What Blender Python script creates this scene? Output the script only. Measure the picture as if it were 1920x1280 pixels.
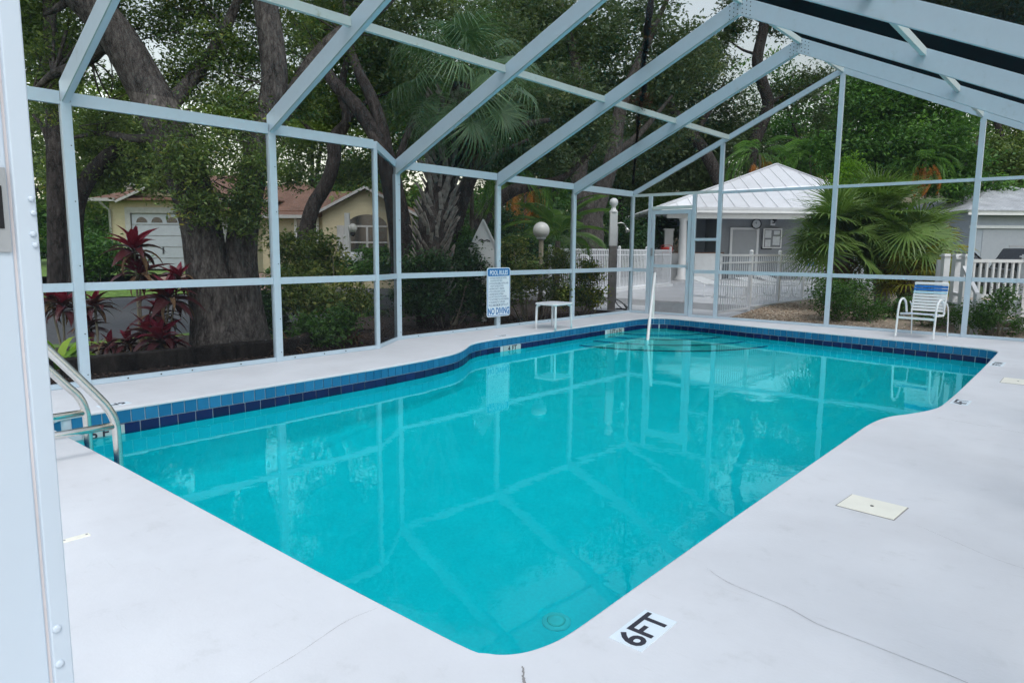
import bpy, bmesh, math, random
import numpy as np
from mathutils import Vector, Matrix

# ------------------------------------------------------------------ camera, sky, sun, exposure
scene = bpy.context.scene
for o in list(bpy.data.objects):
    bpy.data.objects.remove(o, do_unlink=True)
COL = scene.collection

PITCH, ROLL, YAW = 0.131323648, 0.00833268501, -0.710963487
FPX = 1297.83                      # focal length in pixels of a 1920 wide frame
CAM = Vector((0.0, 0.0, 1.45))
_f = Vector((math.sin(YAW) * math.cos(PITCH), math.cos(YAW) * math.cos(PITCH), -math.sin(PITCH)))
_r0 = Vector((math.cos(YAW), -math.sin(YAW), 0)); _u0 = _r0.cross(_f)
_r = math.cos(ROLL) * _r0 + math.sin(ROLL) * _u0
_u = -math.sin(ROLL) * _r0 + math.cos(ROLL) * _u0
cam_data = bpy.data.cameras.new("camera"); cam = bpy.data.objects.new("camera", cam_data); COL.objects.link(cam)
cam_data.sensor_width = 36.0; cam_data.lens = 36.0 * FPX / 1920.0
cam_data.clip_start = 0.05; cam_data.clip_end = 2000
_m = Matrix((( _r.x, _u.x, -_f.x, CAM.x), (_r.y, _u.y, -_f.y, CAM.y), (_r.z, _u.z, -_f.z, CAM.z), (0, 0, 0, 1)))
cam.matrix_world = _m
scene.camera = cam

SUN_EL, SUN_AZ = math.radians(58), math.radians(118)     # azimuth measured from +Y towards +X
world = bpy.data.worlds.new("World"); scene.world = world; world.use_nodes = True
wn = world.node_tree.nodes; wl = world.node_tree.links; wn.clear()
sky = wn.new("ShaderNodeTexSky"); sky.sky_type = 'NISHITA'; sky.sun_disc = False
sky.sun_elevation = SUN_EL; sky.sun_rotation = SUN_AZ
sky.air_density = 2.0; sky.dust_density = 1.0; sky.ozone_density = 1.0
hs = wn.new("ShaderNodeHueSaturation"); hs.inputs["Saturation"].default_value = 0.5
bg = wn.new("ShaderNodeBackground"); bg.inputs["Strength"].default_value = 0.15
wo = wn.new("ShaderNodeOutputWorld")
wl.new(sky.outputs[0], hs.inputs["Color"]); wl.new(hs.outputs[0], bg.inputs[0]); wl.new(bg.outputs[0], wo.inputs[0])

sl = bpy.data.lights.new("sun", 'SUN'); sl.energy = 0.95; sl.angle = math.radians(22); sl.color = (1.0, 0.97, 0.93)
sun = bpy.data.objects.new("sun", sl); COL.objects.link(sun)
sd = Vector((math.sin(SUN_AZ) * math.cos(SUN_EL), math.cos(SUN_AZ) * math.cos(SUN_EL), math.sin(SUN_EL)))
sun.rotation_euler = sd.to_track_quat('Z', 'Y').to_euler(); sun.location = sd * 40

scene.view_settings.view_transform = 'Standard'; scene.view_settings.look = 'None'
scene.view_settings.exposure = 0.80; scene.view_settings.gamma = 1.0
scene.view_settings.use_curve_mapping = False
scene.render.engine = 'CYCLES'
cy = scene.cycles
cy.max_bounces = 8; cy.diffuse_bounces = 4; cy.glossy_bounces = 3; cy.transmission_bounces = 6; cy.transparent_max_bounces = 12
cy.use_adaptive_sampling = True; cy.adaptive_threshold = 0.03
cy.sample_clamp_indirect = 6.0; cy.use_denoising = True
cy.caustics_refractive = True; cy.caustics_reflective = False

# ------------------------------------------------------------------ helpers
U = Vector((_r0.x, _r0.y, 0)); N = Vector((-_r0.y, _r0.x, 0))     # view-facing ground axes: to the right, away
VROT = math.atan2(U.y, U.x)

def survey(px, py, b):
    """surveyed point: sight line of the 1920 px photograph, at b metres of horizontal distance ahead"""
    d = _r * ((px - 960) / FPX) + _u * (-(py - 640) / FPX) + _f
    t = b / (d.x * N.x + d.y * N.y)
    return CAM + d * t
def survey_z(px, py, z):
    d = _r * ((px - 960) / FPX) + _u * (-(py - 640) / FPX) + _f
    return CAM + d * ((z - CAM.z) / d.z)
def ab(a, b, z=0.0): return U * a + N * b + Vector((0, 0, z))

def tag(o, label, cat, group=None):
    o["label"] = label; o["category"] = cat
    if group: o["group"] = group
    return o
def thing(name, label, cat, loc=(0, 0, 0), rz=0.0, group=None):
    o = bpy.data.objects.new(name, None); COL.objects.link(o); o.empty_display_size = 0.2
    o.location = loc; o.rotation_euler = (0, 0, rz)
    return tag(o, label, cat, group)
def struct(o): o["kind"] = "structure"; return o

class MB:
    def __init__(s): s.v = []; s.f = []
    def add(s, verts, faces):
        n = len(s.v); s.v.extend([tuple(p) for p in verts]); s.f.extend([tuple(i + n for i in q) for q in faces]); return s
    def box(s, c, d, m=None):
        hx, hy, hz = d[0] / 2, d[1] / 2, d[2] / 2
        p = [Vector((x, y, z)) for x in (-hx, hx) for y in (-hy, hy) for z in (-hz, hz)]
        if m is not None: p = [m @ q for q in p]
        c = Vector(c); p = [q + c for q in p]
        return s.add(p, [(0, 1, 3, 2), (4, 6, 7, 5), (0, 4, 5, 1), (2, 3, 7, 6), (0, 2, 6, 4), (1, 5, 7, 3)])
    def span(s, a, b): return s.box([(a[i] + b[i]) / 2 for i in range(3)], [abs(b[i] - a[i]) for i in range(3)])
    def beam(s, a, b, w, h, up=(0, 0, 1)):
        a = Vector(a); b = Vector(b); t = (b - a).normalized(); up = Vector(up)
        sd_ = t.cross(up)
        if sd_.length < 1e-5: sd_ = t.cross(Vector((0, 1, 0)))
        sd_.normalize(); n = sd_.cross(t)
        p = [q + sd_ * (sx * w / 2) + n * (sz * h / 2) for q in (a, b) for sx in (-1, 1) for sz in (-1, 1)]
        return s.add(p, [(0, 1, 3, 2), (4, 6, 7, 5), (0, 4, 5, 1), (2, 3, 7, 6), (0, 2, 6, 4), (1, 5, 7, 3)])
    def tube(s, pts, r, n=8, cap=True):
        pts = [Vector(p) for p in pts]; R = r if isinstance(r, (list, tuple)) else [r] * len(pts)
        ref = Vector((0.13, 0.21, 0.97)); prev = None; vs = []
        for i, p in enumerate(pts):
            t = (pts[min(i + 1, len(pts) - 1)] - pts[max(i - 1, 0)]).normalized()
            if prev is None:
                a = t.cross(ref)
                if a.length < 1e-3: a = t.cross(Vector((1, 0, 0)))
            else: a = prev - t * prev.dot(t)
            a.normalize(); prev = a; b = t.cross(a)
            for k in range(n):
                th = 2 * math.pi * k / n; vs.append(p + (a * math.cos(th) + b * math.sin(th)) * R[i])
        fs = [(i * n + k, i * n + (k + 1) % n, (i + 1) * n + (k + 1) % n, (i + 1) * n + k) for i in range(len(pts) - 1) for k in range(n)]
        if cap: fs += [tuple(range(n - 1, -1, -1)), tuple(range((len(pts) - 1) * n, len(pts) * n))]
        return s.add(vs, fs)
    def lathe(s, c, prof, n=16):
        c = Vector(c); vs = [c + Vector((r * math.cos(2 * math.pi * k / n), r * math.sin(2 * math.pi * k / n), z)) for r, z in prof for k in range(n)]
        fs = [(i * n + k, i * n + (k + 1) % n, (i + 1) * n + (k + 1) % n, (i + 1) * n + k) for i in range(len(prof) - 1) for k in range(n)]
        fs += [tuple(range(n - 1, -1, -1)), tuple(range((len(prof) - 1) * n, len(prof) * n))]
        return s.add(vs, fs)
    def prism(s, poly, z0, z1):
        n = len(poly); vs = [(x, y, z0) for x, y in poly] + [(x, y, z1) for x, y in poly]
        return s.add(vs, [tuple(range(n - 1, -1, -1)), tuple(range(n, 2 * n))] + [(k, (k + 1) % n, n + (k + 1) % n, n + k) for k in range(n)])
    def mesh(s, name, mat, smooth=False):
        me = bpy.data.meshes.new(name); me.from_pydata(s.v, [], s.f)
        if mat: me.materials.append(mat)
        if smooth: me.polygons.foreach_set("use_smooth", [True] * len(me.polygons))
        me.update(); return me
    def build(s, name, mat, parent=None, smooth=False, bevel=0.0):
        o = bpy.data.objects.new(name, s.mesh(name, mat, smooth)); COL.objects.link(o); o.parent = parent
        if bevel:
            md = o.modifiers.new("bevel", 'BEVEL'); md.width = bevel; md.segments = 2; md.limit_method = 'ANGLE'; md.angle_limit = math.radians(40)
        return o
def inst(name, me, parent=None, loc=(0, 0, 0), rot=(0, 0, 0), scale=(1, 1, 1)):
    o = bpy.data.objects.new(name, me); COL.objects.link(o); o.parent = parent
    o.location = loc; o.rotation_euler = rot; o.scale = scale; return o
def smooth_path(pts, n=6):
    pts = [Vector(p) for p in pts]; out = []
    for i in range(len(pts) - 1):
        p0 = pts[max(i - 1, 0)]; p1 = pts[i]; p2 = pts[i + 1]; p3 = pts[min(i + 2, len(pts) - 1)]
        for k in range(n):
            t = k / n
            out.append(0.5 * ((2 * p1) + (p2 - p0) * t + (2 * p0 - 5 * p1 + 4 * p2 - p3) * t * t + (3 * p1 - p0 - 3 * p2 + p3) * t ** 3))
    out.append(pts[-1]); return out
def lerp_list(vals, n):
    out = []
    for i in range(len(vals) - 1):
        for k in range(n): out.append(vals[i] + (vals[i + 1] - vals[i]) * k / n)
    return out + [vals[-1]]
def text_mesh(s, size, mat, bold=0.0, extrude=0.0, align='CENTER', width=1.0):
    cu = bpy.data.curves.new("lettering", 'FONT'); cu.body = s; cu.size = size; cu.align_x = align; cu.align_y = 'CENTER'
    cu.offset = bold; cu.extrude = extrude; cu.resolution_u = 3
    ob = bpy.data.objects.new("lettering", cu); COL.objects.link(ob)
    dg = bpy.context.evaluated_depsgraph_get(); me = bpy.data.meshes.new_from_object(ob.evaluated_get(dg))
    bpy.data.objects.remove(ob, do_unlink=True); bpy.data.curves.remove(cu)
    me.name = "lettering"; me.materials.clear(); me.materials.append(mat)
    co = [v.co.copy() for v in me.vertices]
    cx = (max(c.x for c in co) + min(c.x for c in co)) / 2 if align == 'CENTER' else 0.0; cy_ = (max(c.y for c in co) + min(c.y for c in co)) / 2
    for v in me.vertices: v.co.x = (v.co.x - cx) * width; v.co.y -= cy_
    return me

# ------------------------------------------------------------------ materials
def nmat(name):
    m = bpy.data.materials.new(name); m.use_nodes = True; nt = m.node_tree
    b = nt.nodes["Principled BSDF"]; return m, nt, b
def link(nt, a, b): nt.links.new(a, b)
def tex(nt, kind, scale, detail=4, coord="Object", mapscale=None, rough=0.55):
    tc = nt.nodes.new("ShaderNodeTexCoord"); t = nt.nodes.new(kind)
    t.inputs["Scale"].default_value = scale
    if "Detail" in t.inputs: t.inputs["Detail"].default_value = detail
    if "Roughness" in t.inputs: t.inputs["Roughness"].default_value = rough
    if mapscale:
        mp = nt.nodes.new("ShaderNodeMapping"); mp.inputs["Scale"].default_value = mapscale
        link(nt, tc.outputs[coord], mp.inputs[0]); link(nt, mp.outputs[0], t.inputs["Vector"])
    else: link(nt, tc.outputs[coord], t.inputs["Vector"])
    return t
def ramp(nt, src, stops):
    r = nt.nodes.new("ShaderNodeValToRGB"); e = r.color_ramp.elements
    while len(e) < len(stops): e.new(0.5)
    for k, (p, c) in enumerate(stops): e[k].position = p; e[k].color = (*c, 1)
    link(nt, src, r.inputs[0]); return r
def bump(nt, src, b, strength=0.3, dist=0.01):
    bn = nt.nodes.new("ShaderNodeBump"); bn.inputs["Strength"].default_value = strength; bn.inputs["Distance"].default_value = dist
    link(nt, src, bn.inputs["Height"]); link(nt, bn.outputs[0], b.inputs["Normal"]); return bn
def plain(name, c, rough=0.5, metal=0.0, var=0.12, scale=6.0, bumpy=0.0, coord="Object", spec=0.5):
    m, nt, b = nmat(name); b.inputs["Roughness"].default_value = rough; b.inputs["Metallic"].default_value = metal
    b.inputs["Specular IOR Level"].default_value = spec
    t = tex(nt, "ShaderNodeTexNoise", scale, 5, coord)
    lo = tuple(x * (1 - var) for x in c); hi = tuple(min(1, x * (1 + var)) for x in c)
    r = ramp(nt, t.outputs[0], [(0.3, lo), (0.7, hi)]); link(nt, r.outputs[0], b.inputs["Base Color"])
    if bumpy: bump(nt, t.outputs[0], b, bumpy, 0.01)
    return m

MAT = {}
def frame_paint(name, c, grime):
    m, nt, b = nmat(name); b.inputs["Roughness"].default_value = 0.42
    t = tex(nt, "ShaderNodeTexNoise", 2.3, 8, "Object", None, 0.7); t2 = tex(nt, "ShaderNodeTexNoise", 14, 5, "Object")
    mx = nt.nodes.new("ShaderNodeMath"); mx.operation = 'MULTIPLY'; link(nt, t.outputs[0], mx.inputs[0]); link(nt, t2.outputs[0], mx.inputs[1])
    r = ramp(nt, mx.outputs[0], [(0.10, c), (0.34, tuple(x * 0.96 for x in c)), (0.52, grime)])
    link(nt, r.outputs[0], b.inputs["Base Color"]); return m
MAT["frame"] = frame_paint("white_frame_paint", (0.47, 0.585, 0.675), (0.36, 0.45, 0.48))
MAT["frame_mossy"] = frame_paint("mossy_frame_paint", (0.54, 0.63, 0.63), (0.26, 0.32, 0.18))
MAT["jamb"] = plain("jamb_paint", (0.50, 0.565, 0.645), 0.35, var=0.03, scale=3)
MAT["seam"] = plain("jamb_seam", (0.60, 0.55, 0.55), 0.6)
MAT["white"] = plain("white_paint", (0.78, 0.79, 0.80), 0.4, var=0.05)
MAT["vinyl"] = plain("white_vinyl", (0.74, 0.76, 0.79), 0.45, var=0.05)
MAT["cream"] = plain("cream_plastic", (0.86, 0.84, 0.74), 0.5, var=0.04)
MAT["black"] = plain("black_paint", (0.025, 0.025, 0.035), 0.55)
MAT["hole"] = plain("dark_hole", (0.01, 0.01, 0.012), 0.9)
MAT["sign_white"] = plain("sign_white", (0.74, 0.83, 0.90), 0.4, var=0.03)
MAT["sign_blue"] = plain("sign_blue", (0.010, 0.17, 0.46), 0.4, var=0.05)
MAT["sign_text"] = plain("sign_text", (0.16, 0.24, 0.36), 0.5)
MAT["marker_text"] = plain("marker_text", (0.03, 0.03, 0.045), 0.6)
MAT["steel"] = plain("stainless_steel", (0.74, 0.73, 0.70), 0.27, 1.0, 0.06)
MAT["rail_glint"] = plain("painted_glint_rail", (0.86, 0.86, 0.85), 0.38, 0.35, 0.04)  # steel hand rail: bright sky reflection painted in as a whitish, part-metal base
MAT["galv"] = plain("grey_metal", (0.35, 0.36, 0.38), 0.45, 0.4)
MAT["strap_blue"] = plain("blue_strap", (0.012, 0.16, 0.50), 0.4)
MAT["strap_pale"] = plain("pale_strap", (0.45, 0.68, 0.80), 0.4)
MAT["strap_white"] = plain("white_strap", (0.78, 0.80, 0.81), 0.4, var=0.04)
MAT["glass_dark"] = plain("dark_window_glass", (0.012, 0.016, 0.02), 0.08, var=0.3, spec=0.8)
MAT["red"] = plain("red_plastic", (0.45, 0.03, 0.02), 0.5)
MAT["globe"] = plain("white_globe", (0.70, 0.70, 0.68), 0.25, var=0.04)
MAT["garage_panel"] = plain("garage_panel", (0.37, 0.40, 0.45), 0.5, var=0.05)
MAT["trim"] = plain("house_trim", (0.36, 0.36, 0.35), 0.6)
MAT["drain"] = plain("drain_cover", (0.22, 0.80, 0.82), 0.6)
MAT["channel"] = plain("spline_rubber", (0.20, 0.34, 0.34), 0.6)
MAT["post_grey"] = plain("weathered_post", (0.24, 0.22, 0.21), 0.9, var=0.25, bumpy=0.2)
MAT["marker_tile"] = plain("marker_tile", (0.50, 0.56, 0.56), 0.4)
MAT["hose"] = plain("black_hose", (0.02, 0.02, 0.02), 0.6)
MAT["tyre"] = plain("tyre_rubber", (0.02, 0.02, 0.02), 0.8)
MAT["carpaint"] = plain("dark_car_paint", (0.03, 0.035, 0.04), 0.25, 0.3)
MAT["stone"] = plain("grey_block", (0.16, 0.15, 0.14), 0.9, bumpy=0.4)

def deck_mat():
    m, nt, b = nmat("painted_deck"); b.inputs["Roughness"].default_value = 0.62
    big = tex(nt, "ShaderNodeTexNoise", 0.55, 6); med = tex(nt, "ShaderNodeTexNoise", 4.0, 8, rough=0.7); fine = tex(nt, "ShaderNodeTexNoise", 55, 6)
    r1 = ramp(nt, big.outputs[0], [(0.32, (0.62, 0.625, 0.65)), (0.52, (0.70, 0.71, 0.74)), (0.72, (0.655, 0.66, 0.685))])
    r2 = ramp(nt, med.outputs[0], [(0.26, (0.86, 0.86, 0.85)), (0.42, (0.97, 0.97, 0.97)), (0.7, (1, 1, 1))])
    mx = nt.nodes.new("ShaderNodeMix"); mx.data_type = 'RGBA'; mx.blend_type = 'MULTIPLY'; mx.inputs[0].default_value = 1.0
    link(nt, r1.outputs[0], mx.inputs[6]); link(nt, r2.outputs[0], mx.inputs[7])
    # scuffs and rubbed marks
    sc = tex(nt, "ShaderNodeTexNoise", 3.1, 10, "Object", (1.0, 6.0, 1.0), 0.75)
    r3 = ramp(nt, sc.outputs[0], [(0.60, (0, 0, 0)), (0.72, (1, 1, 1))])
    r3c = nt.nodes.new("ShaderNodeMath"); r3c.operation = 'MULTIPLY'; r3c.inputs[1].default_value = 0.35; link(nt, r3.outputs[0], r3c.inputs[0])
    mx2 = nt.nodes.new("ShaderNodeMix"); mx2.data_type = 'RGBA'; link(nt, r3c.outputs[0], mx2.inputs[0])
    link(nt, mx.outputs[2], mx2.inputs[6]); mx2.inputs[7].default_value = (0.50, 0.49, 0.48, 1)
    sp = tex(nt, "ShaderNodeTexVoronoi", 2.6); sp.feature = 'F1'
    r4 = ramp(nt, sp.outputs["Distance"], [(0.018, (1, 1, 1)), (0.03, (0, 0, 0))])
    spm = nt.nodes.new("ShaderNodeMath"); spm.operation = 'MULTIPLY'; spm.inputs[1].default_value = 0.6; link(nt, r4.outputs[0], spm.inputs[0])
    mx3 = nt.nodes.new("ShaderNodeMix"); mx3.data_type = 'RGBA'; link(nt, spm.outputs[0], mx3.inputs[0])
    link(nt, mx2.outputs[2], mx3.inputs[6]); mx3.inputs[7].default_value = (0.30, 0.29, 0.28, 1)
    link(nt, mx3.outputs[2], b.inputs["Base Color"]); bump(nt, fine.outputs[0], b, 0.25, 0.004); return m
MAT["deck"] = deck_mat()
MAT["patio"] = plain("patio_concrete", (0.55, 0.56, 0.58), 0.7, var=0.12, scale=1.5)
MAT["crack"] = plain("crack", (0.27, 0.26, 0.26), 0.9)

def plaster_mat():
    m, nt, b = nmat("aqua_plaster"); b.inputs["Roughness"].default_value = 0.8
    t = tex(nt, "ShaderNodeTexNoise", 3.0, 8, rough=0.7); t2 = tex(nt, "ShaderNodeTexNoise", 40, 4)
    mx = nt.nodes.new("ShaderNodeMath"); mx.operation = 'ADD'; link(nt, t.outputs[0], mx.inputs[0]); link(nt, t2.outputs[0], mx.inputs[1])
    r = ramp(nt, mx.outputs[0], [(0.35, (0.0, 0.76, 0.85)), (0.65, (0.012, 0.88, 0.96))])
    mx.inputs[1].default_value = 0
    sc = nt.nodes.new("ShaderNodeMath"); sc.operation = 'MULTIPLY'; sc.inputs[1].default_value = 0.5; link(nt, mx.outputs[0], sc.inputs[0])
    link(nt, sc.outputs[0], r.inputs[0]); link(nt, r.outputs[0], b.inputs["Base Color"]); return m
MAT["plaster"] = plaster_mat()
MAT["step_plaster"] = plain("step_plaster", (0.20, 0.72, 0.70), 0.8, var=0.1)
MAT["grout"] = plain("grout", (0.62, 0.70, 0.76), 0.8)
def tile_mat(name, lo, hi):
    m, nt, b = nmat(name); b.inputs["Roughness"].default_value = 0.4; b.inputs["Specular IOR Level"].default_value = 0.3
    oi = nt.nodes.new("ShaderNodeObjectInfo"); r = ramp(nt, oi.outputs["Random"], [(0.0, lo), (1.0, hi)])
    link(nt, r.outputs[0], b.inputs["Base Color"]); return m
MAT["tile_light"] = tile_mat("light_blue_tile", (0.010, 0.14, 0.30), (0.024, 0.195, 0.385))
MAT["tile_dark"] = tile_mat("navy_tile", (0.004, 0.010, 0.060), (0.008, 0.020, 0.105))

def water_mat():
    m = bpy.data.materials.new("pool_water"); m.use_nodes = True; nt = m.node_tree; nt.nodes.clear()
    out = nt.nodes.new("ShaderNodeOutputMaterial"); g = nt.nodes.new("ShaderNodeBsdfGlass")
    g.inputs["IOR"].default_value = 1.333; g.inputs["Roughness"].default_value = 0.0; g.inputs["Color"].default_value = (0.42, 0.99, 1.0, 1)
    t = tex(nt, "ShaderNodeTexNoise", 1.6, 3); t2 = tex(nt, "ShaderNodeTexNoise", 9.0, 3)
    ad = nt.nodes.new("ShaderNodeMath"); ad.operation = 'MULTIPLY_ADD'; link(nt, t2.outputs[0], ad.inputs[0]); ad.inputs[1].default_value = 0.17; link(nt, t.outputs[0], ad.inputs[2])
    bn = nt.nodes.new("ShaderNodeBump"); bn.inputs["Strength"].default_value = 0.10; bn.inputs["Distance"].default_value = 0.02
    link(nt, ad.outputs[0], bn.inputs["Height"]); link(nt, bn.outputs[0], g.inputs["Normal"]); link(nt, g.outputs[0], out.inputs[0]); return m
MAT["water"] = water_mat()

def screen_mat():
    # woven insect mesh: the flatter a sight or light line meets it, the more wire it crosses
    m = bpy.data.materials.new("insect_screen"); m.use_nodes = True; nt = m.node_tree; nt.nodes.clear()
    out = nt.nodes.new("ShaderNodeOutputMaterial"); tr = nt.nodes.new("ShaderNodeBsdfTransparent"); df = nt.nodes.new("ShaderNodeBsdfDiffuse")
    df.inputs["Color"].default_value = (0.023, 0.026, 0.031, 1)
    ge = nt.nodes.new("ShaderNodeNewGeometry"); dt = nt.nodes.new("ShaderNodeVectorMath"); dt.operation = 'DOT_PRODUCT'
    link(nt, ge.outputs["Normal"], dt.inputs[0]); link(nt, ge.outputs["Incoming"], dt.inputs[1])
    def math_(op, a=None, b=None):
        n = nt.nodes.new("ShaderNodeMath"); n.operation = op
        for i, x in enumerate((a, b)):
            if x is None: continue
            if isinstance(x, (int, float)): n.inputs[i].default_value = x
            else: link(nt, x, n.inputs[i])
        return n.outputs[0]
    ca = math_('MAXIMUM', math_('ABSOLUTE', dt.outputs["Value"]), 0.04)
    # wires of width k times their spacing: open share (1 - k)(1 - k / cos)
    fac = math_('MULTIPLY', 0.845, math_('MAXIMUM', math_('SUBTRACT', 1.0, math_('DIVIDE', 0.155, ca)), 0.0))
    mx = nt.nodes.new("ShaderNodeMixShader"); link(nt, fac, mx.inputs[0]); link(nt, df.outputs[0], mx.inputs[1]); link(nt, tr.outputs[0], mx.inputs[2])
    link(nt, mx.outputs[0], out.inputs[0]); return m
MAT["screen"] = screen_mat()

def bark_mat(name, lo, hi, sc=5.0, strength=0.9):
    m, nt, b = nmat(name); b.inputs["Roughness"].default_value = 0.95; b.inputs["Specular IOR Level"].default_value = 0.2
    v = tex(nt, "ShaderNodeTexVoronoi", sc * 3.0, coord="Object", mapscale=(1, 1, 0.30)); v.feature = 'DISTANCE_TO_EDGE'
    t = tex(nt, "ShaderNodeTexNoise", sc * 1.6, 9, "Object", (1, 1, 0.35), 0.72)
    sm = nt.nodes.new("ShaderNodeMath"); sm.operation = 'MULTIPLY'; link(nt, v.outputs["Distance"], sm.inputs[0]); sm.inputs[1].default_value = 2.2; sm.use_clamp = True
    ad2 = nt.nodes.new("ShaderNodeMath"); ad2.operation = 'MULTIPLY_ADD'; link(nt, sm.outputs[0], ad2.inputs[0]); ad2.inputs[1].default_value = 0.55; link(nt, t.outputs[0], ad2.inputs[2])
    r = ramp(nt, ad2.outputs[0], [(0.42, tuple(x * 0.28 for x in lo)), (0.62, lo), (0.95, hi)])
    link(nt, r.outputs[0], b.inputs["Base Color"]); bump(nt, ad2.outputs[0], b, strength, 0.05); return m
MAT["bark"] = bark_mat("oak_bark", (0.105, 0.094, 0.087), (0.25, 0.228, 0.21), 8.0)
MAT["bark_dark"] = bark_mat("dark_bark", (0.058, 0.050, 0.047), (0.145, 0.128, 0.12))
MAT["bark_palm"] = bark_mat("palm_trunk", (0.10, 0.088, 0.075), (0.22, 0.20, 0.18), 3.0)
MAT["boot"] = plain("palm_boot", (0.25, 0.23, 0.21), 0.95, var=0.5, scale=9, bumpy=0.5)
MAT["stem"] = plain("pale_stem", (0.22, 0.20, 0.15), 0.9, var=0.3)

def leaf_mat(name, stops, trans=0.35, rough=0.5):
    m = bpy.data.materials.new(name); m.use_nodes = True; nt = m.node_tree; nt.nodes.clear()
    out = nt.nodes.new("ShaderNodeOutputMaterial")
    at = nt.nodes.new("ShaderNodeAttribute"); at.attribute_name = "tint"
    r = ramp(nt, at.outputs["Fac"], stops)
    p = nt.nodes.new("ShaderNodeBsdfPrincipled"); p.inputs["Roughness"].default_value = rough; p.inputs["Specular IOR Level"].default_value = 0.35
    link(nt, r.outputs[0], p.inputs["Base Color"])
    t = nt.nodes.new("ShaderNodeBsdfTranslucent")
    gm = nt.nodes.new("ShaderNodeMix"); gm.data_type = 'RGBA'; gm.blend_type = 'MULTIPLY'; gm.inputs[0].default_value = 1
    link(nt, r.outputs[0], gm.inputs[6]); gm.inputs[7].default_value = (1.15, 1.25, 0.7, 1); link(nt, gm.outputs[2], t.inputs[0])
    mx = nt.nodes.new("ShaderNodeMixShader"); mx.inputs[0].default_value = trans
    link(nt, p.outputs[0], mx.inputs[1]); link(nt, t.outputs[0], mx.inputs[2]); link(nt, mx.outputs[0], out.inputs[0]); return m
MAT["leaf_oak"] = leaf_mat("oak_leaf", [(0, (0.060, 0.106, 0.035)), (0.5, (0.138, 0.213, 0.058)), (0.85, (0.289, 0.351, 0.080)), (1, (0.552, 0.450, 0.095))])
MAT["leaf_grey"] = leaf_mat("grey_green_leaf", [(0, (0.0460, 0.0810, 0.0386)), (0.6, (0.1141, 0.1628, 0.0773)), (1, (0.2539, 0.2843, 0.1260))])
MAT["leaf_deep"] = leaf_mat("deep_green_leaf", [(0, (0.029, 0.081, 0.021)), (0.6, (0.086, 0.203, 0.039)), (1, (0.208, 0.383, 0.064))])
MAT["leaf_bright"] = leaf_mat("bright_green_leaf", [(0, (0.10, 0.22, 0.02)), (0.6, (0.22, 0.42, 0.04)), (1, (0.38, 0.55, 0.07))], 0.45)
MAT["leaf_var"] = leaf_mat("variegated_leaf", [(0, (0.048, 0.090, 0.024)), (0.45, (0.120, 0.180, 0.042)), (0.8, (0.360, 0.360, 0.108)), (1, (0.450, 0.450, 0.240))])
MAT["leaf_croton"] = leaf_mat("croton_leaf", [(0, (0.03, 0.075, 0.015)), (0.4, (0.10, 0.16, 0.02)), (0.8, (0.33, 0.32, 0.03)), (1, (0.45, 0.36, 0.04))])
MAT["leaf_hedge"] = leaf_mat("hedge_leaf", [(0, (0.0158, 0.0435, 0.0158)), (0.6, (0.0435, 0.1095, 0.0345)), (1, (0.1170, 0.2182, 0.0705))])
MAT["leaf_fan"] = leaf_mat("fan_palm_leaf", [(0, (0.0630, 0.1215, 0.0270)), (0.6, (0.1440, 0.2430, 0.0540)), (1, (0.2970, 0.3870, 0.1440))], 0.3, 0.35)
MAT["leaf_fan_yellow"] = leaf_mat("yellowing_fan_leaf", [(0, (0.10, 0.14, 0.02)), (0.5, (0.24, 0.26, 0.03)), (1, (0.35, 0.25, 0.06))], 0.3)
MAT["leaf_dead"] = leaf_mat("dead_frond", [(0, (0.09, 0.055, 0.03)), (0.6, (0.19, 0.13, 0.08)), (1, (0.30, 0.24, 0.16))], 0.2, 0.8)
MAT["leaf_orange"] = leaf_mat("orange_dead_frond", [(0, (0.25, 0.075, 0.012)), (0.6, (0.42, 0.14, 0.02)), (1, (0.50, 0.24, 0.05))], 0.35, 0.7)
MAT["leaf_sabal"] = leaf_mat("sabal_leaf", [(0, (0.047, 0.101, 0.050)), (0.6, (0.104, 0.193, 0.092)), (1, (0.235, 0.353, 0.168))], 0.25, 0.35)
MAT["leaf_areca"] = leaf_mat("areca_leaf", [(0, (0.03, 0.08, 0.015)), (0.6, (0.08, 0.18, 0.03)), (1, (0.18, 0.28, 0.05))], 0.3, 0.35)
MAT["leaf_grass"] = leaf_mat("strap_grass_leaf", [(0, (0.028, 0.077, 0.017)), (0.6, (0.084, 0.196, 0.035)), (1, (0.196, 0.336, 0.070))], 0.3)
MAT["ti_red"] = leaf_mat("crimson_ti_leaf", [(0, (0.0720, 0.0043, 0.0144)), (0.6, (0.1728, 0.0086, 0.0324)), (1, (0.2448, 0.0216, 0.0504))], 0.35, 0.35)
MAT["ti_dark"] = leaf_mat("maroon_ti_leaf", [(0, (0.0240, 0.0080, 0.0112)), (0.6, (0.0600, 0.0144, 0.0192)), (1, (0.1280, 0.0400, 0.0400))], 0.25, 0.35)
MAT["leaf_brown"] = leaf_mat("brown_leaf", [(0, (0.06, 0.03, 0.018)), (0.6, (0.14, 0.08, 0.04)), (1, (0.22, 0.14, 0.08))], 0.2, 0.8)

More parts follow.
